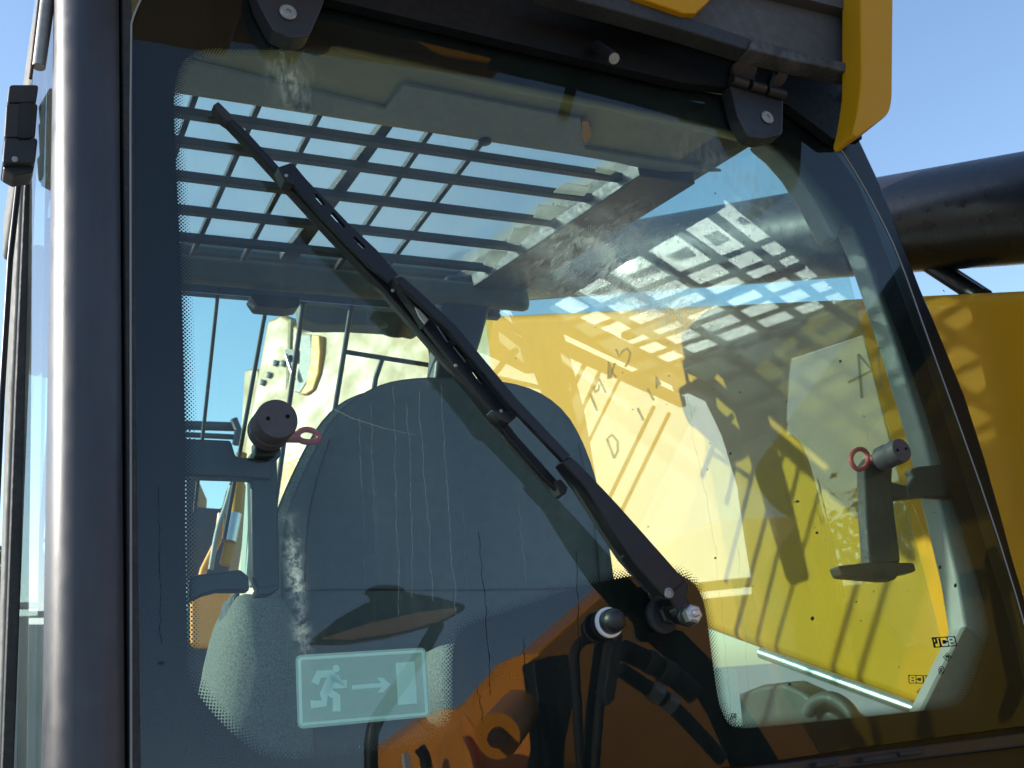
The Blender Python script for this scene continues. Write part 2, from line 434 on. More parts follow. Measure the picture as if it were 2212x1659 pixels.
def tree(x, y, h, cr, label, seed):
    rnd = random.Random(seed)
    t = bpy.data.objects.new('tree', None); C.objects.link(t); t.location = (x, y, 0)
    t['label'] = label; t['category'] = 'tree'; t['group'] = 'trees standing behind the boundary wall'
    ds = [tube_data([(0, 0, -.1), (.05, .02, h * .3), (-.05, .05, h * .62)], [.2, .15, .08], 8)]
    tips = []
    for k in range(7):
        a = rnd.uniform(0, 6.28); e = Vector((math.cos(a) * cr * .6, math.sin(a) * cr * .6, h * rnd.uniform(.6, .9)))
        ds.append(tube_data([(0, 0, h * rnd.uniform(.3, .55)), e * .6 + Vector((0, 0, h * .1)), e], [.07, .05, .02], 6)); tips.append(e)
    v, f = join(ds); o = wobj('trunk', v, f, MAT['bark']); o.parent = t
    V = []; Fc = []
    for k in range(2600):
        e = rnd.choice(tips); d = Vector((rnd.gauss(0, 1), rnd.gauss(0, 1), rnd.gauss(0, .7))) * cr * .3
        p = e + d; u = Vector((rnd.gauss(0, 1), rnd.gauss(0, 1), rnd.gauss(0, 1))).normalized(); q = u.orthogonal().normalized(); s = rnd.uniform(.06, .14)
        i = len(V); V += [p - u * s, p + q * s * .5, p + u * s, p - q * s * .5]; Fc.append([i, i + 1, i + 2, i + 3])
    o = wobj('crown', V, Fc, MAT['leaf']); o.parent = t; o['kind'] = 'stuff'
    return t
tree(1.7, 26.5, 5.4, 1.5, 'small tree showing just above the wall beside the left pillar', 3)
tree(-17.5, 6.2, 5.6, 1.7, 'bushy tree behind the side run of the wall, mirrored in the side window', 5)
tree(-17.5, 28.0, 5.6, 2.2, 'widest bushy tree behind the far left end of the wall', 8)

# ------------------------------------------------------------------ the telehandler: cab shell, boom, roof guard
TH = thing('telehandler', 'yellow and black telehandler cab with barred roof and raised boom', 'telehandler', (.75, 1.6, -1.75))
box('chassis', (.1, 1.2, -1.45), (1.32, 2.9, -.42), MAT['yellow'], TH, bevel=.03)
for k, (wx, wy) in enumerate([(.02, 1.55), (2.15, 1.55), (.02, 3.4), (2.15, 3.4)]):
    wz = -1.75 + .55 + (wy - 1.6) * .0
    whl = lathe('wheel', (wx, wy, -1.75 + .52), (-1 if wx < 1 else 1, 0, 0), [(.2, -.16), (.5, -.16), (.55, -.1), (.55, .1), (.5, .16), (.2, .16)], MAT['tyre'], TH)
    lathe('rim', (wx, wy, -1.75 + .52), (-1 if wx < 1 else 1, 0, 0), [(.05, .02), (.26, .1), (.28, .165), (.02, .1)], MAT['yellow'], whl)
box('cab_floor', (.11, 1.2, -.42), (1.3, 2.6, -.36), MAT['black'], TH)

# rear left corner pillar (rounded satin grey tube), its rubber seal
def vprof(prof, z0, z1): return [(x, y, z0) for x, y in prof], z1 - z0
pp = chaikin([(.110, 1.24, 0), (.104, 1.195, 0), (.105, 1.160, 0), (.117, 1.140, 0), (.140, 1.131, 0), (.165, 1.134, 0), (.174, 1.15, 0), (.174, 1.24, 0)], 3)
prism('pillar', [Vector((p.x, p.y, -.45)) for p in pp], (0, 0, 1.85), MAT['pillar'], TH, smooth=True, edge=50)
box('pillar_seal', (.1745, 1.149, -.4), (.1865, 1.2, 1.03), MAT['rubber'], TH, bevel=.003)
# rear right corner pillar outside the glass
ex = [(1700, 205), (1790, 232), (1858, 300), (1905, 400), (1962, 550), (1990, 622), (2026, 706), (2086, 853), (2129, 986), (2162, 1103), (2190, 1206), (2218, 1300), (2330, 1700),
      (2262, 1700), (2175, 1340), (2090, 1070), (2030, 880), (1975, 720), (1915, 560), (1850, 400), (1812, 345), (1760, 290), (1690, 262)]
prism('pillar', [aty(x, y, 1.156) for x, y in ex], (0, .06, 0), MAT['gloss_black'], TH, bevel=.006)
# inner grey trim of that pillar
tr_ = [(1640, 298), (1700, 318), (1760, 352), (1835, 440), (1890, 540), (1945, 670), (2010, 840), (2085, 1060), (2140, 1250), (2160, 1400), (2120, 1560), (2000, 1560), (2000, 1530), (2086, 1355),
       (2068, 1250), (1990, 930), (1925, 720), (1870, 560), (1838, 488), (1822, 487), (1812, 515), (1795, 508), (1760, 440), (1715, 370), (1680, 330)]
prism('pillar_trim', [aty(x, y, 1.185) for x, y in tr_], (0, .035, 0), MAT['trim'], TH, bevel=.006)
prism('pillar_gusset', [aty(x, y, 1.178) for x, y in [(2086, 1352), (2094, 1357), (2150, 1400), (2130, 1560), (2000, 1560), (1994, 1535)]], (0, .01, 0), MAT['header'], TH, bevel=.002)

# side window on the boom side
sw0 = SIDE_P + SIDE_D * .02; sw1 = SIDE_P + SIDE_D * .92
sp = [Vector((sw0.x, sw0.y, -.35)), Vector((sw1.x, sw1.y, -.35)), Vector((sw1.x, sw1.y, 1.053)), Vector((sw0.x, sw0.y, 1.053))]
SWIN = prism('side_window', sp, SIDE_N * -.005, MAT['side_glass'], TH)
# roof rail above it, front right pillar
rl = [Vector((sw0.x, sw0.y, 1.055)), Vector((sw1.x, sw1.y, 1.055)), Vector((sw1.x, sw1.y, 1.15)), Vector((sw0.x, sw0.y, 1.15))]
prism('roof_rail', [p + SIDE_N * .07 for p in rl], SIDE_N * -.10, MAT['header'], TH, bevel=.01)
fp = [(965, 590), (1105, 588), (1064, 655), (1042, 735), (1010, 830), (985, 1000), (950, 1000), (938, 830), (952, 700)]
prism('pillar', [aty(x, y, 1.945) for x, y in fp], (0, .06, 0), MAT['bar'], TH, bevel=.012)
# left side: roof rail, triangular front pillar, sill below the door glass
box('roof_rail', (.10, 1.24, 1.06), (.16, 2.06, 1.15), MAT['header'], TH, bevel=.01)
lp = [(1.70, 1.10), (1.73, 1.03), (1.76, .93), (1.81, .72), (1.85, .50), (1.87, .0), (1.92, .0), (1.92, .6), (1.95, .9), (2.0, 1.10)]
prism('pillar', [Vector((.105, y, z)) for y, z in lp], (.035, 0, 0), MAT['header'], TH, bevel=.008)
box('door_window', (.114, 1.375, -.04), (.118, 1.90, 1.055), MAT['door_tint'], TH)
box('door_sill', (.09, 1.25, -.42), (.15, 2.6, -.05), MAT['gloss_black'], TH, bevel=.01)

# roof: headliner, header, glass, guard bars
prism('headliner', [Vector((.19, 1.185, 1.055)), Vector((1.25, 1.185, 1.055)), Vector((1.245, 1.464, 1.055)), Vector((.16, 1.464, 1.055))], (0, 0, .05), MAT['liner'], TH, bevel=.004)  # overhang's reflection is painted into the headliner as its olive colour
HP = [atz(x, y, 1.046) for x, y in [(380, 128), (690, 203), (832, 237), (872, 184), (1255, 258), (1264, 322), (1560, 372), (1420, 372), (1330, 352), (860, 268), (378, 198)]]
prism('headliner_beside_reflection', HP, (0, 0, .008), MAT['liner_grey'], TH, bevel=.002)  # grey piece cut along the edge of the painted overhang reflection
prism('overhang_reflection_chip', [atz(x, y, 1.044) for x, y in [(1257, 262), (1270, 262), (1279, 290), (1264, 314), (1258, 296)]], (0, 0, .006), MAT['yellow'], TH)  # bright spot of the overhang's reflection painted as a yellow chip, no lamp
for x, y in [(655, 232), (1047, 306)]:
    lathe('plug', atz(x, y, 1.044), (0, 0, -1), [(.011, -.002), (.011, .002), (.008, .004)], MAT['black'], TH, n=16)
box('header', (.12, 1.935, .995), (1.12, 1.965, 1.048), MAT['header'], TH, bevel=.012)
prism('roof_glass', [Vector((.14, 1.458, 1.115)), Vector((1.235, 1.458, 1.115)), Vector((1.10, 2.03, 1.115)), Vector((.14, 2.03, 1.115))], (0, 0, .005), MAT['roof_glass'], TH)
box('roof_rear_panel', (.12, 1.18, 1.11), (1.26, 1.455, 1.14), MAT['yellow_in'], TH, bevel=.01)
RG = prism('roof_guard', [Vector((1.10, 1.456, 1.03)), Vector((1.22, 1.456, 1.03)), Vector((1.10, 1.934, 1.03)), Vector((.985, 1.934, 1.03))], (0, 0, .03), MAT['bar'], TH, bevel=.003)
for y in (1.505, 1.583, 1.682, 1.790, 1.886):
    xr = 1.075 - (y - 1.48) * .26
    box('bar', (.15, y - .008, 1.046), (xr + .05, y + .008, 1.060), MAT['bar'], RG, bevel=.002)
for x in (.331, .427, .524, .713, .810):
    box('cross_bar', (x - .0048, 1.46, 1.068), (x + .0048, 1.99, 1.080), MAT['bar'], RG, bevel=.002)
prism('cross_bar', [atz(x, y, 1.064) for x, y in [(826, 270), (852, 272), (640, 566), (604, 562)]], (0, 0, .016), MAT['bar'], RG, bevel=.002)
for a, b in [((1290, 366), (1395, 372)), ((0, 0), (0, 0))][:1]: pass
# sunlit panes painted as cream strips along the right edge of the guard
for q in [[(1218, 396), (1278, 404), (1262, 424), (1196, 416)], [(1163, 444), (1220, 448), (1190, 476), (1152, 470)], [(1110, 492), (1155, 496), (1120, 530), (1096, 524)], [(1062, 542), (1098, 546), (1064, 578), (1044, 572)], [(1290, 362), (1332, 370), (1318, 378), (1286, 372)]]:
    prism('lit_pane_strip', [atz(x, y, 1.026) for x, y in q], (0, 0, .002), MAT['strip_film'], RG)

# front: inclined glass with a guard of bars
FG = prism('front_glass', [Vector((.14, 2.0, 1.0)), Vector((1.06, 2.0, 1.0)), Vector((1.06, 2.85, 0)), Vector((.14, 2.85, 0))], (0, .004, .0034), MAT['front_glass'], TH)
box('front_roof_edge', (.12, 2.032, 1.10), (1.12, 2.075, 1.135), MAT['header'], TH, bevel=.006)
FGD = mesh('front_guard', *prism_data([Vector((.12, 2.04, 1.02)), Vector((1.1, 2.04, 1.02)), Vector((1.1, 2.06, 1.02)), Vector((.12, 2.06, 1.02))], (0, 0, .03)), MAT['bar'], TH, bevel=.003)
for a, b, wd in [((472, 620), (436, 960), 5), ((577, 650), (512, 1010), 6), ((655, 655), (596, 1080), 7), ((762, 645), (724, 880), 7)]:
    p, q = atf(*a, .05), atf(*b, .05); r = wd * .00082
    e = q + (q - p) * .45
    tube('guard_bar', [p, q, e], r, MAT['bar'], FGD, n=8)
tube('guard_bar', [atf(745, 760, .05), atf(820, 772, .05), atf(935, 790, .05)], .0055, MAT['bar'], FGD, n=8)
tube('guard_bar', [atf(825, 776, .05), atf(812, 815, .05), atf(806, 850, .05)], .006, MAT['bar'], FGD, n=8)
tube('guard_bar', chaikin([atf(900, 690, .05), atf(925, 720, .05), atf(936, 780, .05), atf(940, 850, .05)], 2, False), .007, MAT['bar'], FGD, n=8)
for x in (.2, .29):
    tube('guard_bar', [Vector((x, 2.06, .99)), Vector((x, 2.86, .05))], .0055, MAT['bar'], FGD, n=8)

# yellow roof overhang over the rear window, with its black recess
HY = 1.02
hb = rounded([(1858, -260), (1932, -260), (1928, 215), (1922, 245), (1850, 297), (1842, 284), (1850, 255), (1861, 180)], 26)
prism('roof_overhang', [aty(x, y, HY) for x, y in hb], (0, .045, 0), MAT['yellow'], TH, bevel=.004)
prism('overhang_sheet', [aty(x, y, 1.08) for x, y in [(1300, -60), (1870, -60), (1870, 150), (1625, 92), (1475, 42)]], (0, .01, 0), MAT['grey_sheet'], TH)
prism('overhang_lip', [aty(x, y, 1.05) for x, y in [(1270, -100), (1600, -100), (1540, -6), (1503, 28), (1478, 28), (1380, -6)]], (0, .03, 0), MAT['yellow'], TH, bevel=.003)
prism('overhang_sheet', [aty(x, y, 1.06) for x, y in [(1818, -60), (1862, -60), (1862, 150), (1850, 150), (1842, 60)]], (0, .012, 0), MAT['gloss_black'], TH)
# edge strips: smooth left length, chalky right length
prism('edge_strip', [aty(x, y, 1.06) for x, y in [(1180, -52), (1350, -4), (1476, 33), (1624, 83), (1617, 108), (1470, 62), (1330, 22), (1170, -20)]], (0, .03, 0), MAT['rubber'], TH, bevel=.003)
prism('edge_strip', [aty(x, y, 1.055) for x, y in [(1626, 82), (1740, 112), (1858, 142), (1856, 160), (1740, 136), (1618, 106)]], (0, .03, 0), MAT['chalky'], TH, bevel=.003, label='chalky worn right length of the strip')
prism('edge_strip', [aty(x, y, 1.07) for x, y in [(1618, 111), (1740, 140), (1858, 166), (1856, 172), (1740, 148), (1616, 118)]], (0, .02, 0), MAT['chalky'], TH)
# black recess between the strip and the glass
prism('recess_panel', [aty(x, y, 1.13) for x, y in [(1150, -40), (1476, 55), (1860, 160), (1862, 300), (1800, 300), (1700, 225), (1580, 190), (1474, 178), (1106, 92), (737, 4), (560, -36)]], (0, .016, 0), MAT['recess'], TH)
prism('recess_roof', [Vector((.3, 1.06, 1.12)), Vector((1.32, 1.06, 1.12)), Vector((1.32, 1.2, 1.12)), Vector((.3, 1.2, 1.12))], (0, 0, .12), MAT['grey_sheet'], TH)
prism('roof_overhang', [Vector((.12, .90, 1.10)), Vector((.80, .90, 1.13)), Vector((.80, .94, 1.13)), Vector((.12, .94, 1.10))], (0, 0, .2), MAT['yellow'], TH, bevel=.01)
prism('roof_overhang', [Vector((.10, .90, 1.085)), Vector((.36, .90, 1.085)), Vector((.36, 1.128, 1.085)), Vector((.10, 1.128, 1.085))], (0, 0, .2), MAT['yellow_in'], TH, bevel=.01)
pa, pb = aty(1288, 100, 1.12), aty(1326, 126, 1.075)
tube('stub_pipe', [pa, pb], .0085, MAT['black'], TH, n=16)
lathe('stub_ring', pb, pb - pa, [(.003, .0005), (.0075, .0005), (.0075, .002), (.003, .002)], MAT['bolt'], TH, n=20)
lathe('bolt_head', aty(1840, 202, 1.12), (0, -1, 0), [(.0125, 0), (.0125, .004), (.008, .008)], MAT['bolt'], TH, n=20)

# sill rail under the window with slotted holes
sl = [(1200, 1700), (1560, 1664), (1890, 1622), (2230, 1580), (2330, 1570), (2330, 1600), (2230, 1610), (1890, 1652), (1560, 1694), (1200, 1730)]
prism('sill_rail', [aty(x, y, 1.135) for x, y in sl], (0, .03, 0), MAT['black'], TH, bevel=.004)
for x, y, L in [(1785, 1650, 24), (1897, 1638, 36), (1967, 1626, 26)]:
    tube('slot', [aty(x - L, y + L * .12, 1.128), aty(x + L, y - L * .12, 1.128)], .0035, MAT['rubber'], TH, n=10)
prism('sill_flange', [aty(x, y, 1.166) for x, y in [(1150, 1680), (1560, 1625), (1890, 1590), (2230, 1548), (2330, 1540), (2330, 1640), (2230, 1650), (1890, 1690), (1150, 1790)]], (0, .02, 0), MAT['gloss_black'], TH)
prism('rear_panel', [aty(x, y, 1.15) for x, y in [(250, 1830), (1200, 1732), (2230, 1612), (2330, 1602), (2330, 2300), (250, 2500)]], (0, .05, 0), MAT['gloss_black'], TH)

# boom side: yellow box section with a pipe along its lower edge, black tube above
bd = Vector((0, math.cos(math.radians(23.4)), math.sin(math.radians(23.4))))
BX = 1.47
def boomline(px, py, x): return atx(px, py, x)
bt, bb = boomline(2212, 625, BX), boomline(1980, 1534, BX)
bt0, bt1 = bt - bd * .75, bt + bd * 1.95; 
bb0 = bb - bd * .85; bb1 = bb + bd * 1.49
BOOM = prism('boom', [bt0, bt1, bb1, bb0], (.36, 0, 0), MAT['yellow'], TH, bevel=.025, seg=3)
pipe0, pipe1 = atx(1985, 1534, BX - .02), atx(1645, 1410, BX - .02)
tube('pipe', [pipe0 - (pipe1 - pipe0) * .4, pipe1], .011, MAT['steel'], BOOM, n=14)
tx = 1.62
ta, tb = atx(2212, 450, tx), atx(1930, 487, tx)
td = (ta - tb).normalized(); td = -bd
tube('lift_tube', [ta - bd * .7, ta + bd * 2.3], .094, MAT['boom_black'], TH, n=40)
tube('strut', [atx(1990, 560, 1.62), atx(2115, 640, 1.62)], .016, MAT['gloss_black'], TH, n=12)
tube('strut', [atx(2010, 560, 1.66), atx(2132, 640, 1.66)], .012, MAT['gloss_black'], TH, n=12)

# mudguard and step seen low through the side window
prism('mudguard', [atx(x, y, 1.36) for x, y in [(1560, 1540), (1590, 1500), (1640, 1480), (1690, 1474), (1730, 1492), (1772, 1522), (1830, 1560), (1830, 1640), (1560, 1640)]], (.06, 0, 0), MAT['bracket'], TH, bevel=.01)
tube('grab_hoop', chaikin([atx(x, y, 1.35) for x, y in [(1745, 1540), (1760, 1515), (1795, 1505), (1830, 1525), (1850, 1560), (1860, 1640)]], 2, False), .012, MAT['bracket'], TH, n=12)
# left door glass seen almost edge on, with its seal and hinge
dg = [aty(140, 0, 1.21), aty(60, 0, 1.36)]
DW = thing('door_glass', 'narrow pane of clear door glass beyond the left pillar', 'glass pane', (.09, 1.28, -.4))
xg0, yg0, xg1, yg1 = .1135, 1.205, .0985, 1.352
prism('pane', [Vector((xg0, yg0, -.5)), Vector((xg1, yg1, -.5)), Vector((xg1, yg1, 1.35)), Vector((xg0, yg0, 1.35))], (-.004, 0, 0), MAT['side_glass'], DW)
sl = [(83, 140), (88, 380), (60, 829), (36, 1659), (33, 1760)]
prism('edge_seal', [aty(x, y, 1.36) for x, y in [(70, 140), (95, 140), (76, 420), (62, 829), (30, 1659), (26, 1760), (-4, 1760), (4, 1659), (34, 829), (52, 420)]], (0, .02, 0), MAT['rubber'], DW, bevel=.002)
tube('edge_rod', [aty(108, -60, 1.195), aty(84, 145, 1.195)], .0075, MAT['bolt'], DW, n=12)
tube('edge_rod', [aty(123, -60, 1.195), aty(94, 145, 1.195)], .0025, MAT['rust'], DW, n=8)
tube('edge_rod', [aty(92, -60, 1.195), aty(66, 170, 1.195)], .002, MAT['rust'], DW, n=8)
tube('door_strut', [aty(42, 380, 1.5), aty(22, 560, 1.5), aty(4, 850, 1.5), aty(-16, 1300, 1.5)], .004, MAT['gloss_black'], DW, n=10)
DH = thing('door_hinge', 'chunky black door hinge block at the upper left edge', 'hinge', aty(45, 375, 1.3))
for (y0, y1, x0, x1) in [(182, 222, 20, 84), (222, 297, 14, 82), (297, 352, 10, 82)]:
    q = rounded([(x0, y0), (x1, y0), (x1 - 6, y1 - 1), (x0 - 5, y1 - 1)], 8)
    prism('knuckle', [aty(x, y, 1.275) for x, y in q], (0, .045, 0), MAT['black'], DH, bevel=.003)
prism('hinge_pad', [aty(x, y, 1.272) for x, y in [(43, 222), (72, 222), (66, 298), (40, 298)]], (0, .004, 0), MAT['gloss_black'], DH)
prism('hinge_foot', [aty(x, y, 1.285) for x, y in [(6, 345), (74, 356), (70, 372), (30, 378), (8, 366)]], (0, .03, 0), MAT['black'], DH, bevel=.002)
lathe('hinge_screw', aty(32, 345, 1.274), (0, -1, 0), [(.0035, 0), (.0035, .002), (.002, .0025)], MAT['bolt'], DH, n=14)
o = prism('hinge_plate', [aty(x, y, 1.45) for x, y in rounded([(82, 188), (140, 198), (138, 388), (80, 385)], 8)], (0, .006, 0), MAT['trim'], None)
top(o, 'grey hinge plate showing through the door glass beside the hinge block', 'plate')
o = prism('reflection_plate', [aty(x, y, 1.46) for x, y in rounded([(58, 528), (140, 520), (140, 812), (62, 800), (52, 770)], 14)], (0, .02, 0), MAT['trim'], None, bevel=.004)  # grey plate added in place of a reflection in the door glass
top(o, 'tall grey plate standing in for a reflection in the door glass beside the left pillar', 'mirror')

# ------------------------------------------------------------------ the rear window
WN = thing('rear_window', 'tinted rear window with black dotted border hung on two top hinges', 'window', RW)
outer = [(285, 1900), (283, 829), (282, 60), (290, 28), (308, -10), (345, -55), (420, -75), (500, -52), (737, 10), (1106, 98), (1474, 183), (1590, 205), (1690, 228), (1760, 262), (1812, 315), (1850, 375),
         (1895, 455), (1941, 550), (2008, 740), (2061, 886), (2138, 1103), (2212, 1340), (2262, 1540), (2240, 1565), (2212, 1568), (1891, 1610), (1675, 1643), (1300, 1690), (700, 1780), (330, 1860)]
outer = outer[1:-1] + [(286, 1800)]
inner = [(377, 205), (382, 165), (393, 132), (408, 112), (438, 98), (500, 94), (600, 98), (715, 88), (800, 105), (1106, 171), (1474, 248), (1600, 280), (1650, 300), (1692, 314), (1732, 335), (1772, 376), (1812, 432), (1857, 484), (1892, 555),
         (1918, 643), (1975, 783), (2015, 886), (2055, 1020), (2078, 1103), (2108, 1199), (2130, 1275), (2146, 1350), (2141, 1385), (2108, 1479), (2088, 1515), (2060, 1527), (1968, 1537), (1842, 1550), (1642, 1570), (1600, 1572), (1580, 1562),
         (1570, 1545), (1558, 1512), (1545, 1423), (1532, 1323), (1522, 1283), (1505, 1256), (1475, 1238), (1430, 1234), (1384, 1239), (1330, 1249), (1237, 1269), (1137, 1306), (1037, 1339), (1004, 1356), (989, 1379), (983, 1410), (982, 1473), (985, 1525), (978, 1558),
         (960, 1580), (925, 1600), (870, 1612), (737, 1628), (640, 1640), (598, 1640), (560, 1626), (533, 1606), (483, 1563), (440, 1512), (416, 1475), (408, 1445), (407, 1400), (403, 1106), (403, 920), (395, 620), (390, 500), (380, 300)]
prism('glass', [aty(x, y, WIN_Y) for x, y in outer], (0, .005, 0), MAT['rear_glass'], WN)
ci = chaikin([aty(x, y, WIN_Y) for x, y in inner], 1)
co = [aty(x, y, WIN_Y) for x, y in outer]
FY = .0065
loops = [[Vector((p.x, p.z, 0)) for p in co], [Vector((p.x, p.z, 0)) for p in ci]]
tris = tessellate_polygon(loops)
av = [Vector((p.x, WIN_Y + FY, p.z)) for p in co + ci]
bv = [v + Vector((0, .0008, 0)) for v in av]
n_ = len(av)
mesh('border', av + bv, [list(t) for t in tris] + [[i + n_ for i in t] for t in tris], MAT['black_print'], WN, fix=False)
# dotted fringe of the printed border
area = sum(a.x * b.z - b.x * a.z for a, b in zip(ci, ci[1:] + ci[:1]))
sgn = 1 if area > 0 else -1
per = []; m_ = len(ci)
for i in range(m_):
    a, b = ci[i], ci[(i + 1) % m_]; L = (b - a).length; per.append((a, b, L))
PIT = .0044
dv = []; df_ = []
for row in range(6):
    acc = PIT * (.5 if row % 2 else 0); off = .0004 + row * .0022; rad = .00155 * (1 - row * .135)
    for a, b, L in per:
        t = (b - a) / L if L else Vector()
        nrm = Vector((-t.z, 0, t.x)) * sgn
        while acc < L:
            c = a + t * acc + nrm * off; c.y = WIN_Y + FY + .0002
            i = len(dv)
            dv += [c + (t * math.cos(k * math.pi / 4 + .39) + nrm * math.sin(k * math.pi / 4 + .39)) * rad for k in range(8)]
            df_.append(list(range(i, i + 8))); acc += PIT
        acc -= L
mesh('border_dots', dv, df_, MAT['black_print'], WN, fix=False, kind='stuff')
# olive tube painting the rubber seal's highlight along the inner top edge
bead = [aty(x, y, 1.17) for x, y in [(735, 92), (900, 128), (1106, 180), (1300, 218), (1474, 258), (1640, 300)]]
tube('seal_highlight', bead, .012, MAT['liner'], WN, n=10)
tube('glass_edge', [aty(x, y, 1.149) for x, y in chaikin([(283, 1790), (282, 829), (281, 60), (290, 28), (308, -10)], 1, False)], .0013, MAT['trim'], WN, n=6)
tube('glass_edge', [aty(x, y, 1.149) for x, y in chaikin(outer[7:23], 1, False)], .0011, MAT['trim'], WN, n=6)

def hinge(lobe, screw, knuck, label):
    h = prism('hinge', [aty(x, y, 1.122) for x, y in rounded(lobe, 9)], (0, .026, 0), MAT['black'], WN, bevel=.004, label=label)
    s = aty(*screw, 1.121)
    lathe('screw', s, (0, -1, 0), [(.0108, 0), (.0108, .0015), (.009, .003), (.0035, .003), (.003, .001)], MAT['bolt'], h, n=28)
    for q in knuck:
        tube('knuckle', [aty(*q[0], 1.118), aty(*q[1], 1.118)], .009, MAT['black'], h, n=16)
    return h
h1 = hinge([(540, -50), (710, -50), (698, 10), (668, 78), (630, 82), (590, 66), (560, 10)], (622, 27), [], None)
h2 = hinge([(1576, 180), (1600, 170), (1694, 200), (1692, 290), (1650, 302), (1618, 296), (1594, 250)], (1657, 254), [((1580, 172), (1612, 182)), ((1620, 184), (1650, 193)), ((1656, 196), (1693, 205))], 'right hinge with rusty bolts above it')
for pts, sc in [([(1582, 140), (1600, 126), (1640, 132), (1634, 160), (1612, 172), (1584, 160)], (1610, 148)), ([(1668, 172), (1690, 146), (1706, 150), (1700, 172), (1688, 186), (1670, 182)], (1683, 168))]:
    r = prism('rusty_lug', [aty(x, y, 1.120) for x, y in rounded(pts, 6)], (0, .008, 0), MAT['rust'], h2, bevel=.002)
prism('hinge_tang', [aty(x, y, 1.121) for x, y in [(1606, 160), (1632, 150), (1630, 186), (1604, 178)]], (0, .01, 0), MAT['black'], h2)
prism('hinge_tang', [aty(x, y, 1.121) for x, y in [(1664, 176), (1672, 152), (1680, 180), (1676, 202), (1660, 196)]], (0, .01, 0), MAT['black'], h2)
# foam pad behind the hinges
prism('hinge_pad', [aty(x, y, 1.162) for x, y in rounded([(470, 78), (620, 66), (700, 76), (718, 90), (714, 106), (690, 114), (655, 104), (600, 100), (480, 98)], 8)], (0, .01, 0), MAT['rubber'], WN, bevel=.003)
lathe('hinge_button', aty(1623, 296, 1.145), (0, -1, 0), [(.011, 0), (.011, .004), (.007, .008)], MAT['rubber'], WN, n=20)

# printed maker's marks on the glass
def stroke_data(pts, hw, fn, th=.0004, closed=False):
    """flat ribbon along px points on the surface given by fn"""
    P = [fn(x, y) for x, y in pts]; ds = []
    return P
def ribbon(ptlist, hw, fn, vec):
    ds = []
    for pts in ptlist:
        if len(pts) < 2: continue
        out = strip(pts, hw)
        ds.append(prism_data([fn(p.x, p.y) for p in out], vec))
    return join(ds)
def mapq(q, flip=False):
    """unit square -> px quad (tl,tr,br,bl)"""
    q = [Vector(p) for p in q]
    def f(u, v):
        if flip: u = 1 - u
        a = q[0].lerp(q[1], u); b = q[3].lerp(q[2], u); p = a.lerp(b, v); return (p.x, p.y)
    return f
LET = {'J': [[(.40, .12), (.85, .12)], [(.70, .12), (.70, .70), (.55, .86), (.25, .86)], [(.05, .20), (.15, .20), (.15, .38)]],
       'C': [[(.90, .30), (.80, .14), (.25, .14), (.10, .3), (.10, .7), (.25, .86), (.80, .86), (.90, .70)]],
       'B': [[(.12, .14), (.75, .14), (.86, .3), (.75, .48), (.12, .48)], [(.75, .48), (.90, .66), (.78, .86), (.12, .86), (.12, .14)]]}
def jcb(quad, fn, vec, name, mat, parent, flip=False):
    f = mapq(quad, flip)
    # black frame with the letters left clear: build the black field as bands between the letter strokes
    ds = []
    def rect(u0, v0, u1, v1): ds.append(prism_data([fn(*f(u, v)) for u, v in [(u0, v0), (u1, v0), (u1, v1), (u0, v1)]], vec))
    rect(0, 0, 1, .09); rect(0, .91, 1, 1); rect(0, .09, .035, .91); rect(.965, .09, 1, .91)
    # J field
    rect(.035, .09, .06, .45); rect(.06, .09, .12, .17); rect(.12, .09, .20, .45); rect(.035, .45, .20, .62); rect(.035, .62, .08, .91); rect(.27, .14, .345, .91)
    rect(.10, .80, .0 + .10, .80)
    # C field
    rect(.42, .32, .56, .68); rect(.56, .42, .645, .58); rect(.62, .09, .66, .2); rect(.62, .8, .66, .91)
    # B field
    rect(.745, .28, .86, .41); rect(.745, .60, .87, .74); rect(.93, .09, .965, .2); rect(.945, .45, .965, .55); rect(.645, .09, .668, .91); rect(.345, .09, .365, .2); rect(.345, .8, .365, .91)
    v, fc = join(ds); return mesh(name, v, fc, mat, parent)
fnw = lambda x, y: aty(x, y, WIN_Y - .0006)
z0 = lambda a: ((a[0] * .1587 + 1909.3), (a[1] * .1587 + 1305.7))         # zoom of the marks back to 2212 px
z0 = lambda a: ((3480 + a[0] * 480 / 1659) * .548611, (2380 + a[1] * 480 / 1659) * .548611)
jcb([z0(p) for p in [(652, 448), (970, 430), (1000, 565), (685, 590)]], fnw, (0, .0004, 0), 'maker_mark', MAT['black_print'], WN)
fns = lambda x, y: ats(x, y, .0008)
jcb([z0(p) for p in [(332, 958), (628, 965), (634, 1078), (342, 1075)]], fns, SIDE_N * .0004, 'maker_mark', MAT['etch'], WN, flip=True)
def ringpts(c, rx, ry, n=20): return [(c[0] + rx * math.cos(k * 2 * math.pi / n), c[1] + ry * math.sin(k * 2 * math.pi / n)) for k in range(n + 1)]
mk = [[z0(p) for p in [(812, 718), (862, 660), (928, 715), (880, 772), (812, 718)]], [z0(p) for p in ringpts((786, 896), 36, 54)]]
sy = [[z0(p) for p in [(845, 725), (850, 695), (885, 695)]], [z0(p) for p in [(850, 712), (875, 708)]], [z0(p) for p in [(875, 700), (885, 722), (905, 705)]], [z0(p) for p in [(885, 722), (880, 745)]],
      [z0(p) for p in [(800, 872), (775, 872), (775, 920), (805, 920)]], [z0(p) for p in [(775, 895), (798, 895)]]]
v, f = join([ribbon(mk, .7, fnw, (0, .0004, 0)), ribbon(sy, 1.1, fnw, (0, .0004, 0))]); mesh('approval_mark', v, f, MAT['black_print'], WN)
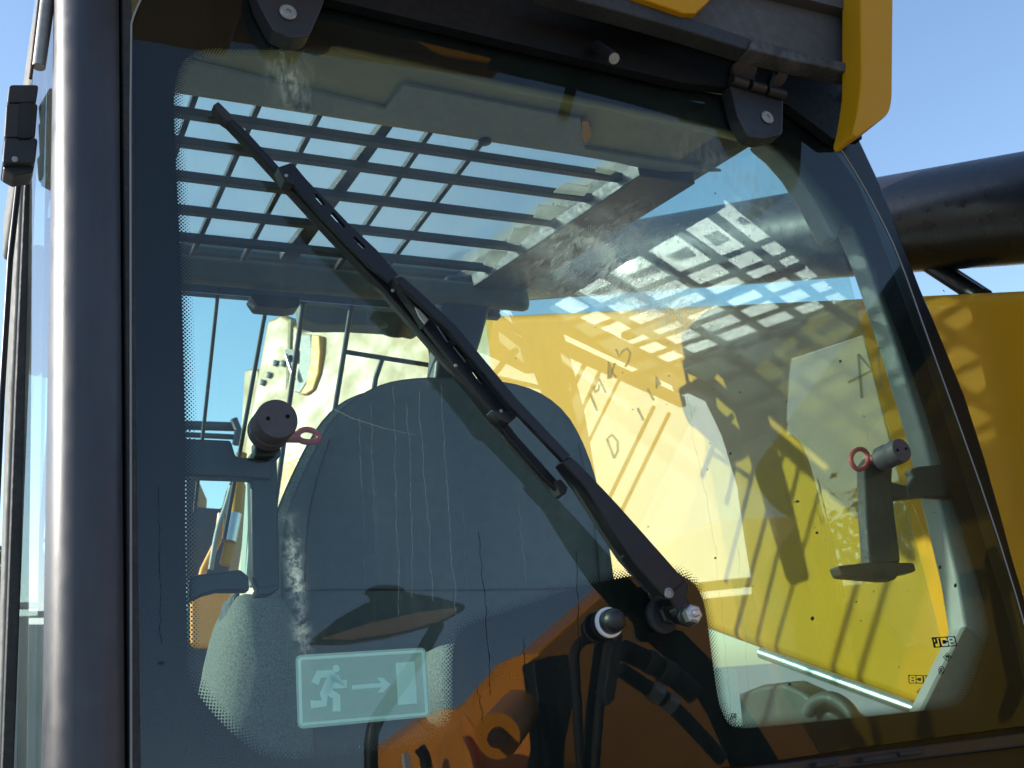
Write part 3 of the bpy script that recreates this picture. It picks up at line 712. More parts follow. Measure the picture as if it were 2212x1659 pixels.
mk2 = [[z0(p) for p in [(452, 1190), (495, 1142), (545, 1190), (498, 1240), (452, 1190)]], [z0(p) for p in [(475, 1180), (500, 1200), (525, 1175)]], [z0(p) for p in [(480, 1200), (520, 1195)]], [z0(p) for p in [(365, 1310), (440, 1330), (555, 1335)]]]
v, f = ribbon(mk2, .8, fns, SIDE_N * .0004); mesh('approval_mark', v, f, MAT['etch'], WN)

# dried water lines and chips on the outside of the pane
def wander(p0, p1, n, amp, rnd):
    p0, p1 = Vector(p0), Vector(p1); out = []; o = 0
    for i in range(n + 1):
        t = i / n; o = o * .7 + rnd.gauss(0, amp); out.append((p0.x + (p1.x - p0.x) * t + o, p0.y + (p1.y - p0.y) * t))
    return out
rw = random.Random(11)
dl = [((1035, 1150), (1062, 1500)), ((1030, 1480), (1045, 1560)), ((1245, 1190), (1258, 1659)), ((344, 1050), (347, 1390)), ((1130, 1380), (1140, 1500))]
ds = []
for a, b in dl:
    pts = wander(a, b, 34, 1.3, rw)
    out = strip(pts, [rw.uniform(.25, .8) for _ in pts]); ds.append(prism_data([aty(p.x, p.y, WIN_Y - .0004) for p in out], (0, .0003, 0)))
v, f = join(ds); mesh('dark_water_lines', v, f, MAT['drip'], WN, kind='stuff')
pl = [((1410, 430), (1425, 560), ), ((1440, 600), (1480, 830)), ((1480, 830), (1545, 1180)), ((1545, 1180), (1580, 1540)), ((1905, 880), (2010, 1200)), ((1900, 560), (1830, 800)), ((1830, 800), (1880, 960)), ((1590, 1150), (1620, 1530)),
      ((850, 830), (862, 1330)), ((905, 840), (935, 1300)), ((952, 830), (985, 1330)), ((800, 870), (812, 1200)), ((1000, 1100), (1015, 1330)), ((775, 900), (790, 1260)), ((880, 870), (892, 1290)), ((1120, 1090), (1135, 1260))]
ds = []
for a, b in pl:
    pts = wander(a, b, 40, 1.2, rw)
    out = strip(pts, [rw.uniform(.15, .6) for _ in pts]); ds.append(prism_data([aty(p.x, p.y, WIN_Y - .0004) for p in out], (0, .0003, 0)))
pts = [(722, 884), (760, 903), (830, 925), (900, 940)]; out = strip(pts, [2, 1.2, .8, .4]); ds.append(prism_data([aty(p.x, p.y, WIN_Y - .0004) for p in out], (0, .0003, 0)))
v, f = join(ds); mesh('pale_water_lines', v, f, MAT['mark_pale'], WN, kind='stuff')
ds = []
chips = [(348, 1432, 9, 5), (1723, 1083, 5, 3), (1765, 1151, 3.5, 3), (1755, 1336, 4, 5), (1706, 1478, 3.5, 4), (2031, 1225, 3, 5), (2064, 1265, 3, 6), (1850, 1300, 2, 2), (1815, 780, 3, 3), (1578, 980, 2, 3), (1545, 1205, 2.5, 2.5)]
chips += [(rw.uniform(1100, 2050), rw.uniform(400, 1500), rw.uniform(.8, 1.8), rw.uniform(.8, 1.8)) for _ in range(60)]
for x, y, rx, ry in chips:
    q = [(x + rx * rw.uniform(.7, 1.1) * math.cos(k), y + ry * rw.uniform(.7, 1.1) * math.sin(k)) for k in [i * .785 for i in range(8)]]
    ds.append(prism_data([aty(a, b, WIN_Y - .0006) for a, b in q], (0, .0005, 0)))
v, f = join(ds); mesh('grit_specks', v, f, MAT['rubber'], WN, kind='stuff')

# writing rubbed into the dust of the side window
zt = lambda a: ((2240 + a[0] * .42202) * .548611, (1260 + a[1] * .42202) * .548611)
txt = [[(200, 690), (262, 848)], [(345, 680), (278, 548), (232, 640), (240, 675), (275, 650), (282, 600)], [(368, 552), (370, 385), (410, 500), (445, 535)], [(430, 400), (385, 545)],
       [(440, 270), (470, 345), (500, 290), (545, 265), (575, 310), (560, 380), (525, 435)],
       [(420, 1290), (355, 1110), (400, 1070), (455, 1130), (455, 1220), (420, 1290)], [(820, 640), (815, 520), (850, 600)], [(735, 640), (790, 750)], [(640, 820), (695, 935)]]
ta_ = [[(1854, 765), (1862, 860)], [(1854, 765), (1884, 800), (1832, 826)], [(1897, 752), (1902, 842)], [(1897, 752), (1912, 748)]]
for s in txt:
    mesh('finger_mark', *ribbon([[zt(p) for p in s]], 2.4, fns, SIDE_N * .0004), MAT['mark_dark'], SWIN)
for s in ta_:
    mesh('finger_mark', *ribbon([s], 3.0, fns, SIDE_N * .0004), MAT['mark_dark'], SWIN)

# ------------------------------------------------------------------ stickers
ST = thing('exit_sticker', 'pale green exit sticker with running man, arrow and door', 'sticker', aty(790, 1560, 1.158))
zs = lambda a: ((1120 + a[0] * 640 / 2212) * .548611, (2480 + a[1] * 640 / 2212) * .548611)
SY = 1.1575
fst = lambda dy: (lambda x, y: aty(x, y, SY - dy))
prism('film', [aty(*p, SY) for p in [tuple(q) for q in rounded([zs(p) for p in [(150, 345), (1925, 238), (1985, 1180), (185, 1350)]], 14)]], (0, .0004, 0), MAT['sticker'], ST)
q = [zs(p) for p in [(203, 395), (1885, 290), (1938, 1140), (230, 1285)]]
ds = [ribbon([[q[0], q[1]], [q[1], q[2]], [q[2], q[3]], [q[3], q[0]]], 3.2, fst(.0006), (0, .0003, 0))]
v, f = join(ds); mesh('edge_line', v, f, MAT['sticker_white'], ST)
man = [[(690, 590), (640, 600), (470, 600), (415, 730)], [(670, 620), (690, 700), (640, 750), (850, 735)], [(660, 610), (560, 820)], [(640, 640), (585, 840)], [(560, 830), (535, 860), (540, 1000), (360, 1015)], [(580, 830), (710, 910), (712, 1110)]]
v, f = ribbon([[zs(p) for p in s] for s in man], 8.5, fst(.0006), (0, .0003, 0))
hd = prism_data([aty(*p, SY - .0009) for p in ringpts(zs((703, 528)), 7.8, 8.2)[:-1]], (0, .0003, 0))
v, f = join([(v, f), hd]); mesh('running_figure', v, f, MAT['sticker_white'], ST)
ar = [zs(p) for p in [(918, 752), (1315, 722), (1260, 652), (1335, 648), (1442, 738), (1345, 852), (1270, 852), (1325, 780), (920, 812)]]
mesh('arrow', *prism_data([aty(*p, SY - .0006) for p in ar], (0, .0003, 0)), MAT['sticker_white'], ST)
mesh('door_shape', *prism_data([aty(*zs(p), SY - .0006) for p in [(1515, 450), (1770, 430), (1805, 1000), (1548, 1025)]], (0, .0003, 0)), MAT['sticker_white'], ST)

LB = thing('paper_label', 'small white paper label at the lower right border of the glass', 'label', aty(1585, 1570, 1.16))
zq = lambda a: ((2740 + a[0] * 320 / 1659) * .548611, (2580 + a[1] * 320 / 1659) * .548611)
prism('paper', [aty(*p, 1.159) for p in [tuple(q) for q in rounded([zq(p) for p in [(380, 275), (830, 275), (960, 1440), (560, 1500)]], 5)]], (0, .0004, 0), MAT['label_film'], LB)
co_ = [[(770, 1185), (735, 1200), (740, 1280), (780, 1290)], [(800, 1190), (780, 1230), (795, 1285), (820, 1270), (818, 1205), (800, 1190)]]
v, f = join([ribbon([[zq(p) for p in s] for s in co_], 1.0, lambda x, y: aty(x, y, 1.1585), (0, .0003, 0)), ribbon([[zq((700, 1270)), zq((712, 1275))]], 1.4, lambda x, y: aty(x, y, 1.1585), (0, .0003, 0))])
mesh('lettering', v, f, MAT['black_print'], LB)

# ------------------------------------------------------------------ wiper
WP = thing('windscreen_wiper', 'black windscreen wiper lying diagonally across the rear window', 'wiper', aty(1440, 1340, 1.15))
A = 1.097
def flat(name, px, y, th, mat, parent, bev=.0015, **k): return prism(name, [aty(a, b, y) for a, b in px], (0, th, 0), mat, parent, bevel=bev, **k)
lw = [(1213, 997), (1233, 984), (1250, 998), (1335, 1088), (1470, 1240), (1482, 1256), (1440, 1292), (1424, 1278), (1370, 1216), (1318, 1140), (1262, 1050)]
arm = flat('arm', lw, A, .02, MAT['gloss_black'], WP, .003)
flat('arm_side', [(1213, 999), (1262, 1052), (1318, 1142), (1370, 1218), (1426, 1280), (1412, 1272), (1350, 1202), (1302, 1130), (1252, 1050)], A + .008, .018, MAT['rubber'], arm, .001)
rod = [(1226, 990), (1110, 868), (978, 709), (906, 640), (864, 603)]
flat('arm_rod', [tuple(p) for p in strip(rod, [10, 10, 9.5, 9, 8.5])], A + .003, .008, MAT['gloss_black'], WP, .0012)
# arm head and spindle
hdp = [(1418, 1272), (1462, 1230), (1478, 1246), (1490, 1268), (1486, 1296), (1512, 1322), (1500, 1345), (1478, 1340), (1464, 1318), (1448, 1296), (1432, 1296)]
flat('arm_head', [tuple(p) for p in rounded(hdp, 8)], A + .004, .024, MAT['gloss_black'], WP, .004)
lathe('pivot_pin', aty(1444, 1281, A), (0, -1, 0), [(.006, -.002), (.006, .0015), (.004, .0025), (.004, .0012)], MAT['bolt'], WP, n=20)
ws = aty(1428, 1330, WIN_Y)
lathe('spindle_washer', ws, (0, -1, 0), [(.0215, 0), (.0215, .005), (.017, .009), (.017, .011)], MAT['rubber'], WP, n=36)
lathe('spindle_nut', ws + Vector((0, -.011, 0)), (0, -1, 0), [(.0135, 0), (.0135, .008), (.011, .010)], MAT['black'], WP, n=6)
lathe('spindle', ws + Vector((0, -.021, 0)), (0, -1, 0), [(.008, 0), (.0085, .012), (.011, .013), (.011, .026)], MAT['black'], WP, n=28)
nt_ = aty(1493, 1328, A - .001)
lathe('nut', nt_, (0, -1, 0), [(.0105, -.004), (.0112, 0), (.0112, .006), (.0085, .0085)], MAT['steel'], WP, n=6)
lathe('stud', nt_ + Vector((0, -.0085, 0)), (0, -1, 0), [(.0045, 0), (.0045, .003), (.003, .0045)], MAT['steel'], WP, n=20)
lathe('nut_washer', nt_ + Vector((0, .004, 0)), (0, 1, 0), [(.0125, 0), (.0125, .004), (.011, .008)], MAT['black'], WP, n=28)
# blade: rubber, backbone, two slotted bridges, end caps
BY = 1.137
bl = [(470, 232), (531, 291), (632, 402), (724, 502), (831, 614), (932, 729), (1036, 850), (1112, 948), (1185, 1030), (1220, 1065)]
flat('blade_rubber', [tuple(p) for p in strip([(x - 6, y + 7) for x, y in bl], [3, 6, 6, 6, 6, 6, 6, 6, 5, 4])], BY + .004, .008, MAT['rubber'], WP, .0008)
flat('blade_spine', [tuple(p) for p in strip(bl, [5, 7, 7, 7, 8, 8, 8, 9, 9, 6])], BY - .006, .008, MAT['gloss_black'], WP, .0012)
def slotted(name, edge_a, edge_b, slots, y, th, mat):
    pts = edge_a + edge_b[::-1]
    lo = [[Vector((p[0], p[1], 0)) for p in pts]] + [[Vector((p[0], p[1], 0)) for p in rounded([Vector((a[0], a[1], 0)) for a in s], 3, 3)] for s in slots]
    tr2 = tessellate_polygon(lo); flatp = [p for L in lo for p in L]
    V = [aty(p.x, p.y, y) for p in flatp]; n = len(V); V += [v + Vector((0, th, 0)) for v in V]
    Fc = [list(t) for t in tr2] + [[i + n for i in t][::-1] for t in tr2]
    o = 0
    for L in lo:
        m = len(L); Fc += [[o + i, o + (i + 1) % m, n + o + (i + 1) % m, n + o + i] for i in range(m)]; o += m
    return mesh(name, V, Fc, mat, WP)
def slot(a, b, w):
    return [tuple(p) for p in strip([a, b], w)]
slotted('bridge', [(606, 366), (646, 412), (696, 468), (746, 522), (798, 574), (842, 608)], [(632, 352), (662, 388), (708, 436), (758, 488), (812, 538), (860, 594)],
        [slot((680, 420), (700, 443), 4.2), slot((716, 460), (744, 492), 4.2), slot((764, 512), (788, 536), 3.5)], BY - .02, .006, MAT['gloss_black'])
flat('bridge_clip', [(600, 360), (630, 350), (640, 372), (636, 400), (616, 392)], BY - .022, .02, MAT['gloss_black'], WP, .002)
slotted('bridge', [(893, 662), (905, 688), (930, 722), (972, 776), (1020, 834), (1062, 886), (1086, 904)], [(932, 676), (972, 716), (1020, 774), (1070, 834), (1104, 872), (1118, 894), (1104, 908)],
        [slot((945, 700), (970, 738), 5), slot((982, 746), (1008, 780), 5), slot((1022, 800), (1042, 828), 4)], BY - .02, .007, MAT['gloss_black'])
flat('bridge_clip', [(1062, 884), (1112, 890), (1118, 900), (1100, 914), (1078, 906)], BY - .022, .02, MAT['black'], WP, .002)
flat('bridge_link', [(846, 600), (868, 596), (912, 640), (935, 682), (920, 704), (898, 668), (872, 634)], BY - .024, .016, MAT['gloss_black'], WP, .002)
flat('link_pad', [(896, 662), (906, 668), (926, 690), (918, 700), (906, 684)], BY - .0255, .002, MAT['trim'], WP, .0005)
for x, y in [(848, 628), (984, 790), (1082, 888), (618, 380), (860, 616)]:
    lathe('rivet', aty(x, y, BY - .0215), (0, -1, 0), [(.0022, 0), (.0022, .001), (.0014, .0016)], MAT['bolt'], WP, n=12)
flat('end_cap', [(460, 226), (472, 218), (500, 246), (504, 256), (494, 264), (482, 256)], BY - .008, .016, MAT['rubber'], WP, .002)
flat('end_cap', [(1196, 1040), (1212, 1034), (1228, 1052), (1224, 1066), (1212, 1070)], BY - .008, .016, MAT['rubber'], WP, .002)

# washer jet
WJ = thing('washer_jet', 'black domed washer jet with a white ring beside the wiper spindle', 'washer jet', aty(1305, 1350, 1.15))
wj = aty(1302, 1350, WIN_Y)
lathe('jet_body', wj, (0, -1, 0), [(.0165, 0), (.0165, .012)], MAT['black'], WJ, n=28)
lathe('jet_ring', wj + Vector((0, -.012, 0)), (0, -1, 0), [(.0172, 0), (.0172, .004), (.013, .0045)], MAT['white_print'], WJ, n=28)
lathe('jet_dome', wj + Vector((0, -.0165, 0)), (0, -1, 0), [(.0142, 0), (.0142, .008), (.013, .009), (.0125, .014), (.0095, .019), (.0045, .022), (.002, .0225)], MAT['black'], WJ, n=28)

# ------------------------------------------------------------------ two window latches
def latch(cap, rcap, ring, label):
    t = thing('window_latch', label, 'latch', aty(cap[0], cap[1] + 380, 1.17), group='release latches of the rear window')
    c = aty(cap[0], cap[1], 1.108)
    ax = Vector((0, -1, 0))
    k = lathe('cap', c, ax, [(rcap, -.040), (rcap, -.026), (rcap * .93, -.024), (rcap * .93, -.017), (rcap, -.015), (rcap, -.004), (rcap * .95, 0), (rcap * .02, 0)], MAT['cap'], t, n=48)
    for dx, dz in ((-.46, -.02), (.48, .12)):
        lathe('cap_hole', c + Vector((dx * rcap, -.0003, dz * rcap)), ax, [(.0021, -.001), (.0021, .0004)], MAT['black_print'], t, n=14)
    tube('pull_ring', [aty(x, y, 1.165) for x, y in chaikin(ring[0], 2)], .0034, MAT['red'], t, n=10, closed=True)
    tube('ring_tag', [aty(x, y, 1.165) for x, y in ring[1]], .0065, MAT['red'], t, n=10)
    return t
L1 = latch((600, 904), .0222, ([(640, 940), (652, 928), (672, 928), (690, 940), (688, 952), (668, 956), (648, 952)], [(615, 944), (645, 944)]), 'left window latch with a large dark cap and purple red ring')
flat('bracket_arm', [(385, 945), (500, 950), (510, 985), (588, 992), (588, 1035), (510, 1030), (385, 1026)], 1.172, .02, MAT['black'], L1, .003)
flat('handle_bar', [(541, 975), (600, 985), (606, 1262), (598, 1280), (560, 1278), (545, 1240)], 1.178, .02, MAT['black'], L1, .004)
flat('lower_lever', [(410, 1246), (430, 1240), (520, 1229), (538, 1244), (540, 1276), (470, 1276), (440, 1284), (408, 1300)], 1.176, .016, MAT['black'], L1, .003)
flat('lever_foot', [(555, 1270), (605, 1262), (605, 1272), (582, 1284), (555, 1285)], 1.168, .02, MAT['black'], L1, .002)
flat('mounting_stub', [(552, 950), (605, 950), (608, 985), (552, 985)], 1.16, .02, MAT['black'], L1, .002)
L2 = latch((1948, 972), .0172, ([(1836, 995), (1842, 976), (1858, 968), (1872, 976), (1878, 994), (1868, 1012), (1850, 1016)], [(1876, 992), (1894, 994)]), 'right window latch with a bright red ring and T shaped handle')
flat('handle_bar', [(1868, 1000), (1880, 985), (1912, 985), (1922, 1000), (1948, 1216), (1880, 1222), (1872, 1120)], 1.168, .02, MAT['bracket'], L2, .005)
flat('bracket_arm', [(1905, 990), (1930, 1010), (1928, 1040), (1962, 1048), (1974, 1030), (1966, 1012), (1990, 1006), (2070, 1000), (2078, 1075), (2000, 1072), (1940, 1078), (1915, 1062)], 1.172, .016, MAT['bracket'], L2, .004)
flat('lower_lever', [tuple(p) for p in rounded([(1810, 1222), (1880, 1214), (1975, 1215), (1980, 1234), (1940, 1242), (1936, 1252), (1912, 1252), (1820, 1244)], 6)], 1.165, .02, MAT['bracket'], L2, .004)
flat('mounting_stub', [(1905, 975), (1935, 965), (1950, 990), (1925, 1006)], 1.158, .02, MAT['bracket'], L2, .003)

# ------------------------------------------------------------------ seat
SE = thing('driver_seat', 'dark grey driver seat seen from behind with sunlit fabric bolsters', 'seat', (.75, 1.85, -.36))
SEAT_N = Vector((.47, .88, 0)).normalized(); SEAT_P = Vector((.92, 1.46, 0))     # the seat is swivelled to one side
def atseat(px, py, off=0.0): return atp(px, py, SEAT_P + SEAT_N * off, SEAT_N)
def loft_shell(name, outline, y0, depth, mat, parent, crown=.03, rnd_=.03, square=False):
    """closed shell from a px outline: rounded rim, gently domed back"""
    nrm = Vector((0, 1, 0)) if square else SEAT_N
    P = [aty(x, y, y0) if square else atseat(x, y, y0) for x, y in outline]; c = sum(P, Vector()) / len(P); n = len(P); V = []; Fc = []
    rings = [(.0, -crown), (.55, -crown * .8), (.82, -crown * .35), (.95, .0), (1.0, rnd_ * .6), (1.0, depth - rnd_), (.95, depth), (.6, depth)]
    for s, dy in rings:
        for p in P:
            q = c + (p - c) * max(s, .001); V.append(q + nrm * dy)
    for i in range(len(rings) - 1):
        for k in range(n):
            k2 = (k + 1) % n; Fc.append([i * n + k, i * n + k2, (i + 1) * n + k2, (i + 1) * n + k])
    Fc.append([(len(rings) - 1) * n + k for k in range(n)])
    return mesh(name, V, Fc, mat, parent, smooth=True)
ol = [(985, 811), (935, 810), (880, 813), (830, 822), (785, 842), (745, 868), (712, 905), (685, 950), (660, 1000), (636, 1052), (616, 1105), (606, 1160), (603, 1230), (606, 1400), (612, 1750), (1330, 1750), (1336, 1400), (1326, 1260), (1312, 1160), (1296, 1070), (1278, 1000), (1255, 940), (1224, 888), (1180, 850), (1130, 828), (1060, 815)]
loft_shell('back_shell', [tuple(p) for p in chaikin([Vector((x, y, 0)) for x, y in ol], 1)][:] and [(p.x, p.y) for p in chaikin([Vector((x, y, 0)) for x, y in ol], 1)], 0.0, .03, MAT['seat'], SE, crown=.006, rnd_=.02)
ol2 = [(x + (-24 if x < 800 else 10 if x > 1100 else 0), y - 3) for x, y in ol]
loft_shell('backrest_cushion', [(p.x, p.y) for p in chaikin([Vector((x - 6, y + 8, 0)) for x, y in ol2], 1)], 0.032, .07, MAT['fabric'], SE, crown=0, rnd_=.05)
for nm, pts in (('seam', [(712, 950), (684, 1030), (664, 1120), (656, 1260), (658, 1420), (662, 1640)]), ('seam', [(1250, 960), (1274, 1060), (1290, 1180), (1298, 1300)]), ('seam', [(616, 1276), (760, 1272), (1000, 1276), (1320, 1268)])):
    tube(nm, [atseat(p.x, p.y, -.0062) for p in chaikin([Vector((a, b, 0)) for a, b in pts], 2, False)], .0016, MAT['rubber'], SE, n=6)
ll = [(512, 1284), (545, 1274), (640, 1290), (680, 1500), (690, 1800), (440, 1800), (452, 1600), (466, 1480), (486, 1370)]
loft_shell('lower_cushion', [(p.x, p.y) for p in chaikin([Vector((x, y, 0)) for x, y in ll], 1)], 01.57, .13, MAT['fabric'], SE, square=True, crown=.05, rnd_=.03)
prism('cushion_edge', [aty(x, y, 1.60) for x, y in [(500, 1284), (522, 1274), (500, 1370), (478, 1480), (466, 1620), (462, 1800), (440, 1800), (448, 1600), (462, 1480), (482, 1370)]], (0, .06, 0), MAT['seat'], SE, bevel=.006)
rr = [(940, 1410), (952, 1392), (985, 1384), (1030, 1384), (1050, 1420), (1055, 1540), (1040, 1580), (975, 1560), (945, 1510), (937, 1460)]
loft_shell('armrest', [(p.x, p.y) for p in chaikin([Vector((x, y, 0)) for x, y in rr], 1)], 1.37, .10, MAT['fabric'], SE, square=True, crown=.04, rnd_=.03)
prism('seat_base', [Vector((.5, 1.82, -.36)), Vector((1.0, 1.82, -.36)), Vector((1.0, 2.25, -.36)), Vector((.5, 2.25, -.36))], (0, 0, .42), MAT['black'], SE, bevel=.02)

# pale post, seen between the latch and the seat
o = prism('cab_post', [aty(x, y, 1.62) for x, y in [(560, 970), (552, 1000), (532, 1246), (545, 1262), (600, 1270), (560, 1240), (545, 1000)]], (0, .02, 0), MAT['mint'], TH)
o2 = prism('cab_post', [aty(x, y, 1.63) for x, y in [(545, 985), (562, 985), (545, 1250), (528, 1250)]], (0, .03, 0), MAT['mint'], TH, label='pale mint post behind the left latch')

# cab accessories: camera pod and work lamps at the front header
CP = prism('camera_pod', [aty(x, y, 1.93) for x, y in rounded([(540, 636), (552, 634), (648, 640), (648, 662), (620, 666), (556, 660), (548, 648)], 6)], (0, .04, 0), MAT['black'], None, bevel=.004)
top(CP, 'small black pod hanging under the front header bar', 'cab camera')
def work_lamp(px, py, r, label):
    t = thing('work_lamp', label, 'work lamp', aty(px, py + 40, 2.2), group='work lamps on the front of the cab roof')
    c = aty(px, py, 2.16)
    lathe('lamp_body', c, (0, .9, -.45), [(.02, -.05), (r * .8, -.03), (r, .0), (r, .03), (r * .92, .035), (.005, .03)], MAT['black'], t, n=28)
    tube('lamp_bracket', [c + Vector((-r, 0, .0)), c + Vector((-r * 1.05, 0, .08)), c + Vector((r * 1.05, 0, .08)), c + Vector((r, 0, 0))], .006, MAT['bar'], t, n=8)
work_lamp(852, 672, .055, 'round black work lamp nearest the wiper under the front roof edge')
prism('front_visor', [aty(x, y, 2.14) for x, y in [(648, 640), (930, 650), (928, 700), (905, 716), (860, 706), (760, 700), (690, 700), (655, 690)]], (0, .05, 0), MAT['header'], TH, bevel=.006)

# ------------------------------------------------------------------ machines beyond the cab
LD = thing('wheel_loader', 'pale yellow machine with drilled plate and round drum beyond the front glass', 'loader', aty(700, 1700, 6.3), world=False)
Lv = Vector((.9, .5, 0))
def ld(x, y, d=0.0): return aty(x, y, 7.2 - (x - 520) * .0034 + d)
main = [(573, 705), (578, 690), (597, 683), (607, 676), (622, 684), (655, 712), (700, 706), (930, 696), (1120, 690), (1120, 1700), (470, 1700), (505, 1200), (520, 1000)]
prism('body_plate', [ld(x, y, 0.000) for x, y in main], Lv, MAT['pale_yellow'], LD, bevel=.03)
prism('back_plate', [ld(x, y, 0.300) for x, y in rounded([(527, 800), (540, 796), (560, 796), (560, 1700), (490, 1700), (515, 1000)], 8)], Lv * .5, MAT['pale_yellow'], LD, bevel=.02)
prism('groove', [ld(x, y, -0.015) for x, y in [(623, 690), (628, 690), (620, 900), (612, 1060), (606, 1060), (614, 900)]], (.03, .01, 0), MAT['liner'], LD)
for x, y in [(594, 784), (611, 785), (580, 810), (566, 826)]:
    lathe('bolt_hole', ld(x, y, -0.010), (-.8, -.6, 0), [(.022, 0), (.022, .006), (.012, .008)], MAT['bar'], LD, n=14)
dr = [(672, 722), (690, 724), (692, 760), (688, 806), (676, 842), (660, 852), (646, 852), (660, 830), (670, 780)]
prism('drum', [ld(x, y, -0.050) for x, y in [(648, 720), (672, 722), (674, 770), (666, 820), (648, 850), (634, 846), (646, 780)]], (.05, .02, 0), MAT['trim'], LD, bevel=.01)
prism('drum_rim', [ld(x, y, -0.070) for x, y in dr], (.05, .02, 0), MAT['amber'], LD, bevel=.01)
prism('clamp', [ld(x, y, -0.060) for x, y in [(616, 754), (642, 756), (640, 772), (634, 774), (632, 782), (616, 778)]], (.05, .02, 0), MAT['black'], LD)
tube('rod', [ld(618, 766, -0.080), ld(636, 820, -0.080)], .012, MAT['steel'], LD, n=8)
prism('lower_body', [ld(x, y, -0.100) for x, y in [(610, 1000), (720, 960), (720, 1700), (560, 1700)]], Lv * .5, MAT['amber'], LD, bevel=.02)
for x in (775, 840, 900):
    prism('fold', [ld(a, b, -0.020) for a, b in [(x, 712), (x + 22, 712), (x + 4, 900), (x - 18, 900)]], (.05, .02, 0), MAT['pale_yellow'], LD, bevel=.008)

EX = thing('digger', 'orange digger with black hoses low behind the left window latch', 'digger', aty(450, 1760, 4.4))
prism('engine_cover', [aty(x, y, 4.4) for x, y in [(410, 1268), (505, 1262), (500, 1400), (410, 1400)]], (.2, .8, 0), MAT['orange'], EX, bevel=.02)
prism('cover_slab', [aty(x, y, 4.42) for x, y in [(380, 1380), (520, 1380), (540, 1760), (380, 1760)]], (.2, .8, 0), MAT['black'], EX, bevel=.02)
tube('boom_ram', [aty(522, 980, 4.3), aty(508, 1120, 4.3), aty(486, 1220, 4.3)], .022, MAT['yellow'], EX, n=10)
tube('ram_rod', [aty(508, 1110, 4.28), aty(496, 1170, 4.28)], .026, MAT['steel'], EX, n=10)
prism('frame', [aty(x, y, 4.5) for x, y in [(400, 1030), (428, 1030), (424, 1094), (478, 1098), (488, 1060), (512, 1000), (520, 1010), (508, 1140), (490, 1260), (400, 1270)]], (.1, .3, 0), MAT['bar'], EX, bevel=.01)
tube('hose', [aty(478, 1110, 4.3), aty(470, 1170, 4.3), aty(440, 1230, 4.3), aty(430, 1270, 4.3)], .014, MAT['orange'], EX, n=8)
tube('hose', chaikin([aty(500, 1050, 4.28), aty(486, 1100, 4.28), aty(470, 1140, 4.28), aty(455, 1230, 4.28)], 2, False), .01, MAT['trim'], EX, n=8)
tube('guard_rail', [aty(380, 918, 4.4), aty(510, 922, 4.4)], .02, MAT['bar'], EX, n=8)
tube('guard_rail', [aty(380, 938, 4.4), aty(505, 944, 4.4)], .012, MAT['bar'], EX, n=8)
tube('guard_rail', [aty(505, 905, 4.35), aty(515, 930, 4.35), aty(510, 960, 4.35)], .016, MAT['bar'], EX, n=8)

# ------------------------------------------------------------------ the machine behind the camera, seen only as a reflection
RF = thing('crane_boom', 'orange boom head with black hoses mirrored in the window\'s lower border', 'crane', mir(aty(1150, 1760, 4.0)), world=False)
def rp(name, px, y, th, mat, slant=(0, 0, 0), **k):
    P = [mir(aty(a, b, y)) for a, b in px]
    return prism(name, P, Vector((0, -th, 0)) + Vector(slant), mat, RF, **k)
def rt(name, px, y, r, mat, n=12, sm=2): return tube(name, chaikin([mir(aty(a, b, y)) for a, b in px], sm, False), r, mat, RF, n=n)
def slantp(px, yl, yr):
    xs = [p[0] for p in px]; a, b = min(xs), max(xs)
    return [mir(aty(p[0], p[1], yl + (yr - yl) * (p[0] - a) / (b - a))) for p in px]
prism('boom_side', slantp([(1005, 1542), (1157, 1409), (1284, 1296), (1400, 1190), (1560, 1120), (2300, 1100), (2300, 1900), (960, 1900)], 4.5, 6.9), (0, -.3, 0), MAT['orange'], RF, bevel=.02)
prism('boom_head', slantp([(1112, 1424), (1124, 1412), (1157, 1407), (1186, 1415), (1150, 1425), (1138, 1440), (1163, 1585), (1167, 1612), (1140, 1700), (1000, 1700), (1006, 1545)], 4.5, 4.0), (0, -.2, 0), MAT['orange'], RF, bevel=.02)
prism('link_cover', slantp([(828, 1720), (832, 1650), (842, 1612), (872, 1588), (935, 1542), (960, 1528), (990, 1528), (1016, 1548), (1042, 1600), (1070, 1720)], 4.3, 3.8), (0, -.25, 0), MAT['orange'], RF, bevel=.05, seg=4)
box('crane_body', (2.2, -7.2, -1.3), (4.6, -4.9, -.1), MAT['orange'], RF, bevel=.05)
for wx in (2.15, 4.65):
    for wy in (-6.7, -5.4):
        lathe('wheel', (wx, wy, -1.25), (1, 0, 0), [(.2, -.16), (.5, -.16), (.55, -.1), (.55, .1), (.5, .16), (.2, .16)], MAT['tyre'], RF, n=28)
c1, c2 = mir(aty(1030, 1600, 3.7)), mir(aty(1130, 1520, 3.9))
tube('pin_boss', [mir(aty(1075, 1590, 3.55)), mir(aty(1120, 1535, 3.85))], .075, MAT['orange'], RF, n=24)
tube('pin', [mir(aty(1072, 1596, 3.50)), mir(aty(1078, 1588, 3.56))], .03, MAT['rust'], RF, n=16)
rp('tag_plate', [(872, 1628), (884, 1624), (892, 1670), (876, 1670)], 3.7, .02, MAT['white_print'])
rt('slot_shadow', [(906, 1616), (918, 1632), (922, 1660)], 3.7, .02, MAT['black'])
rp('cavity', [(1150, 1428), (1186, 1417), (1230, 1412), (1240, 1520), (1220, 1620), (1172, 1620), (1160, 1500)], 3.95, .1, MAT['black'], bevel=.01)
rp('valve_block', [(1160, 1516), (1200, 1508), (1218, 1540), (1226, 1590), (1220, 1720), (1150, 1720), (1168, 1610)], 3.8, .1, MAT['gloss_black'], bevel=.02)
rt('hose', [(1262, 1720), (1250, 1600), (1246, 1500), (1240, 1420), (1246, 1394), (1266, 1380), (1300, 1376)], 3.6, .018, MAT['rubber'])
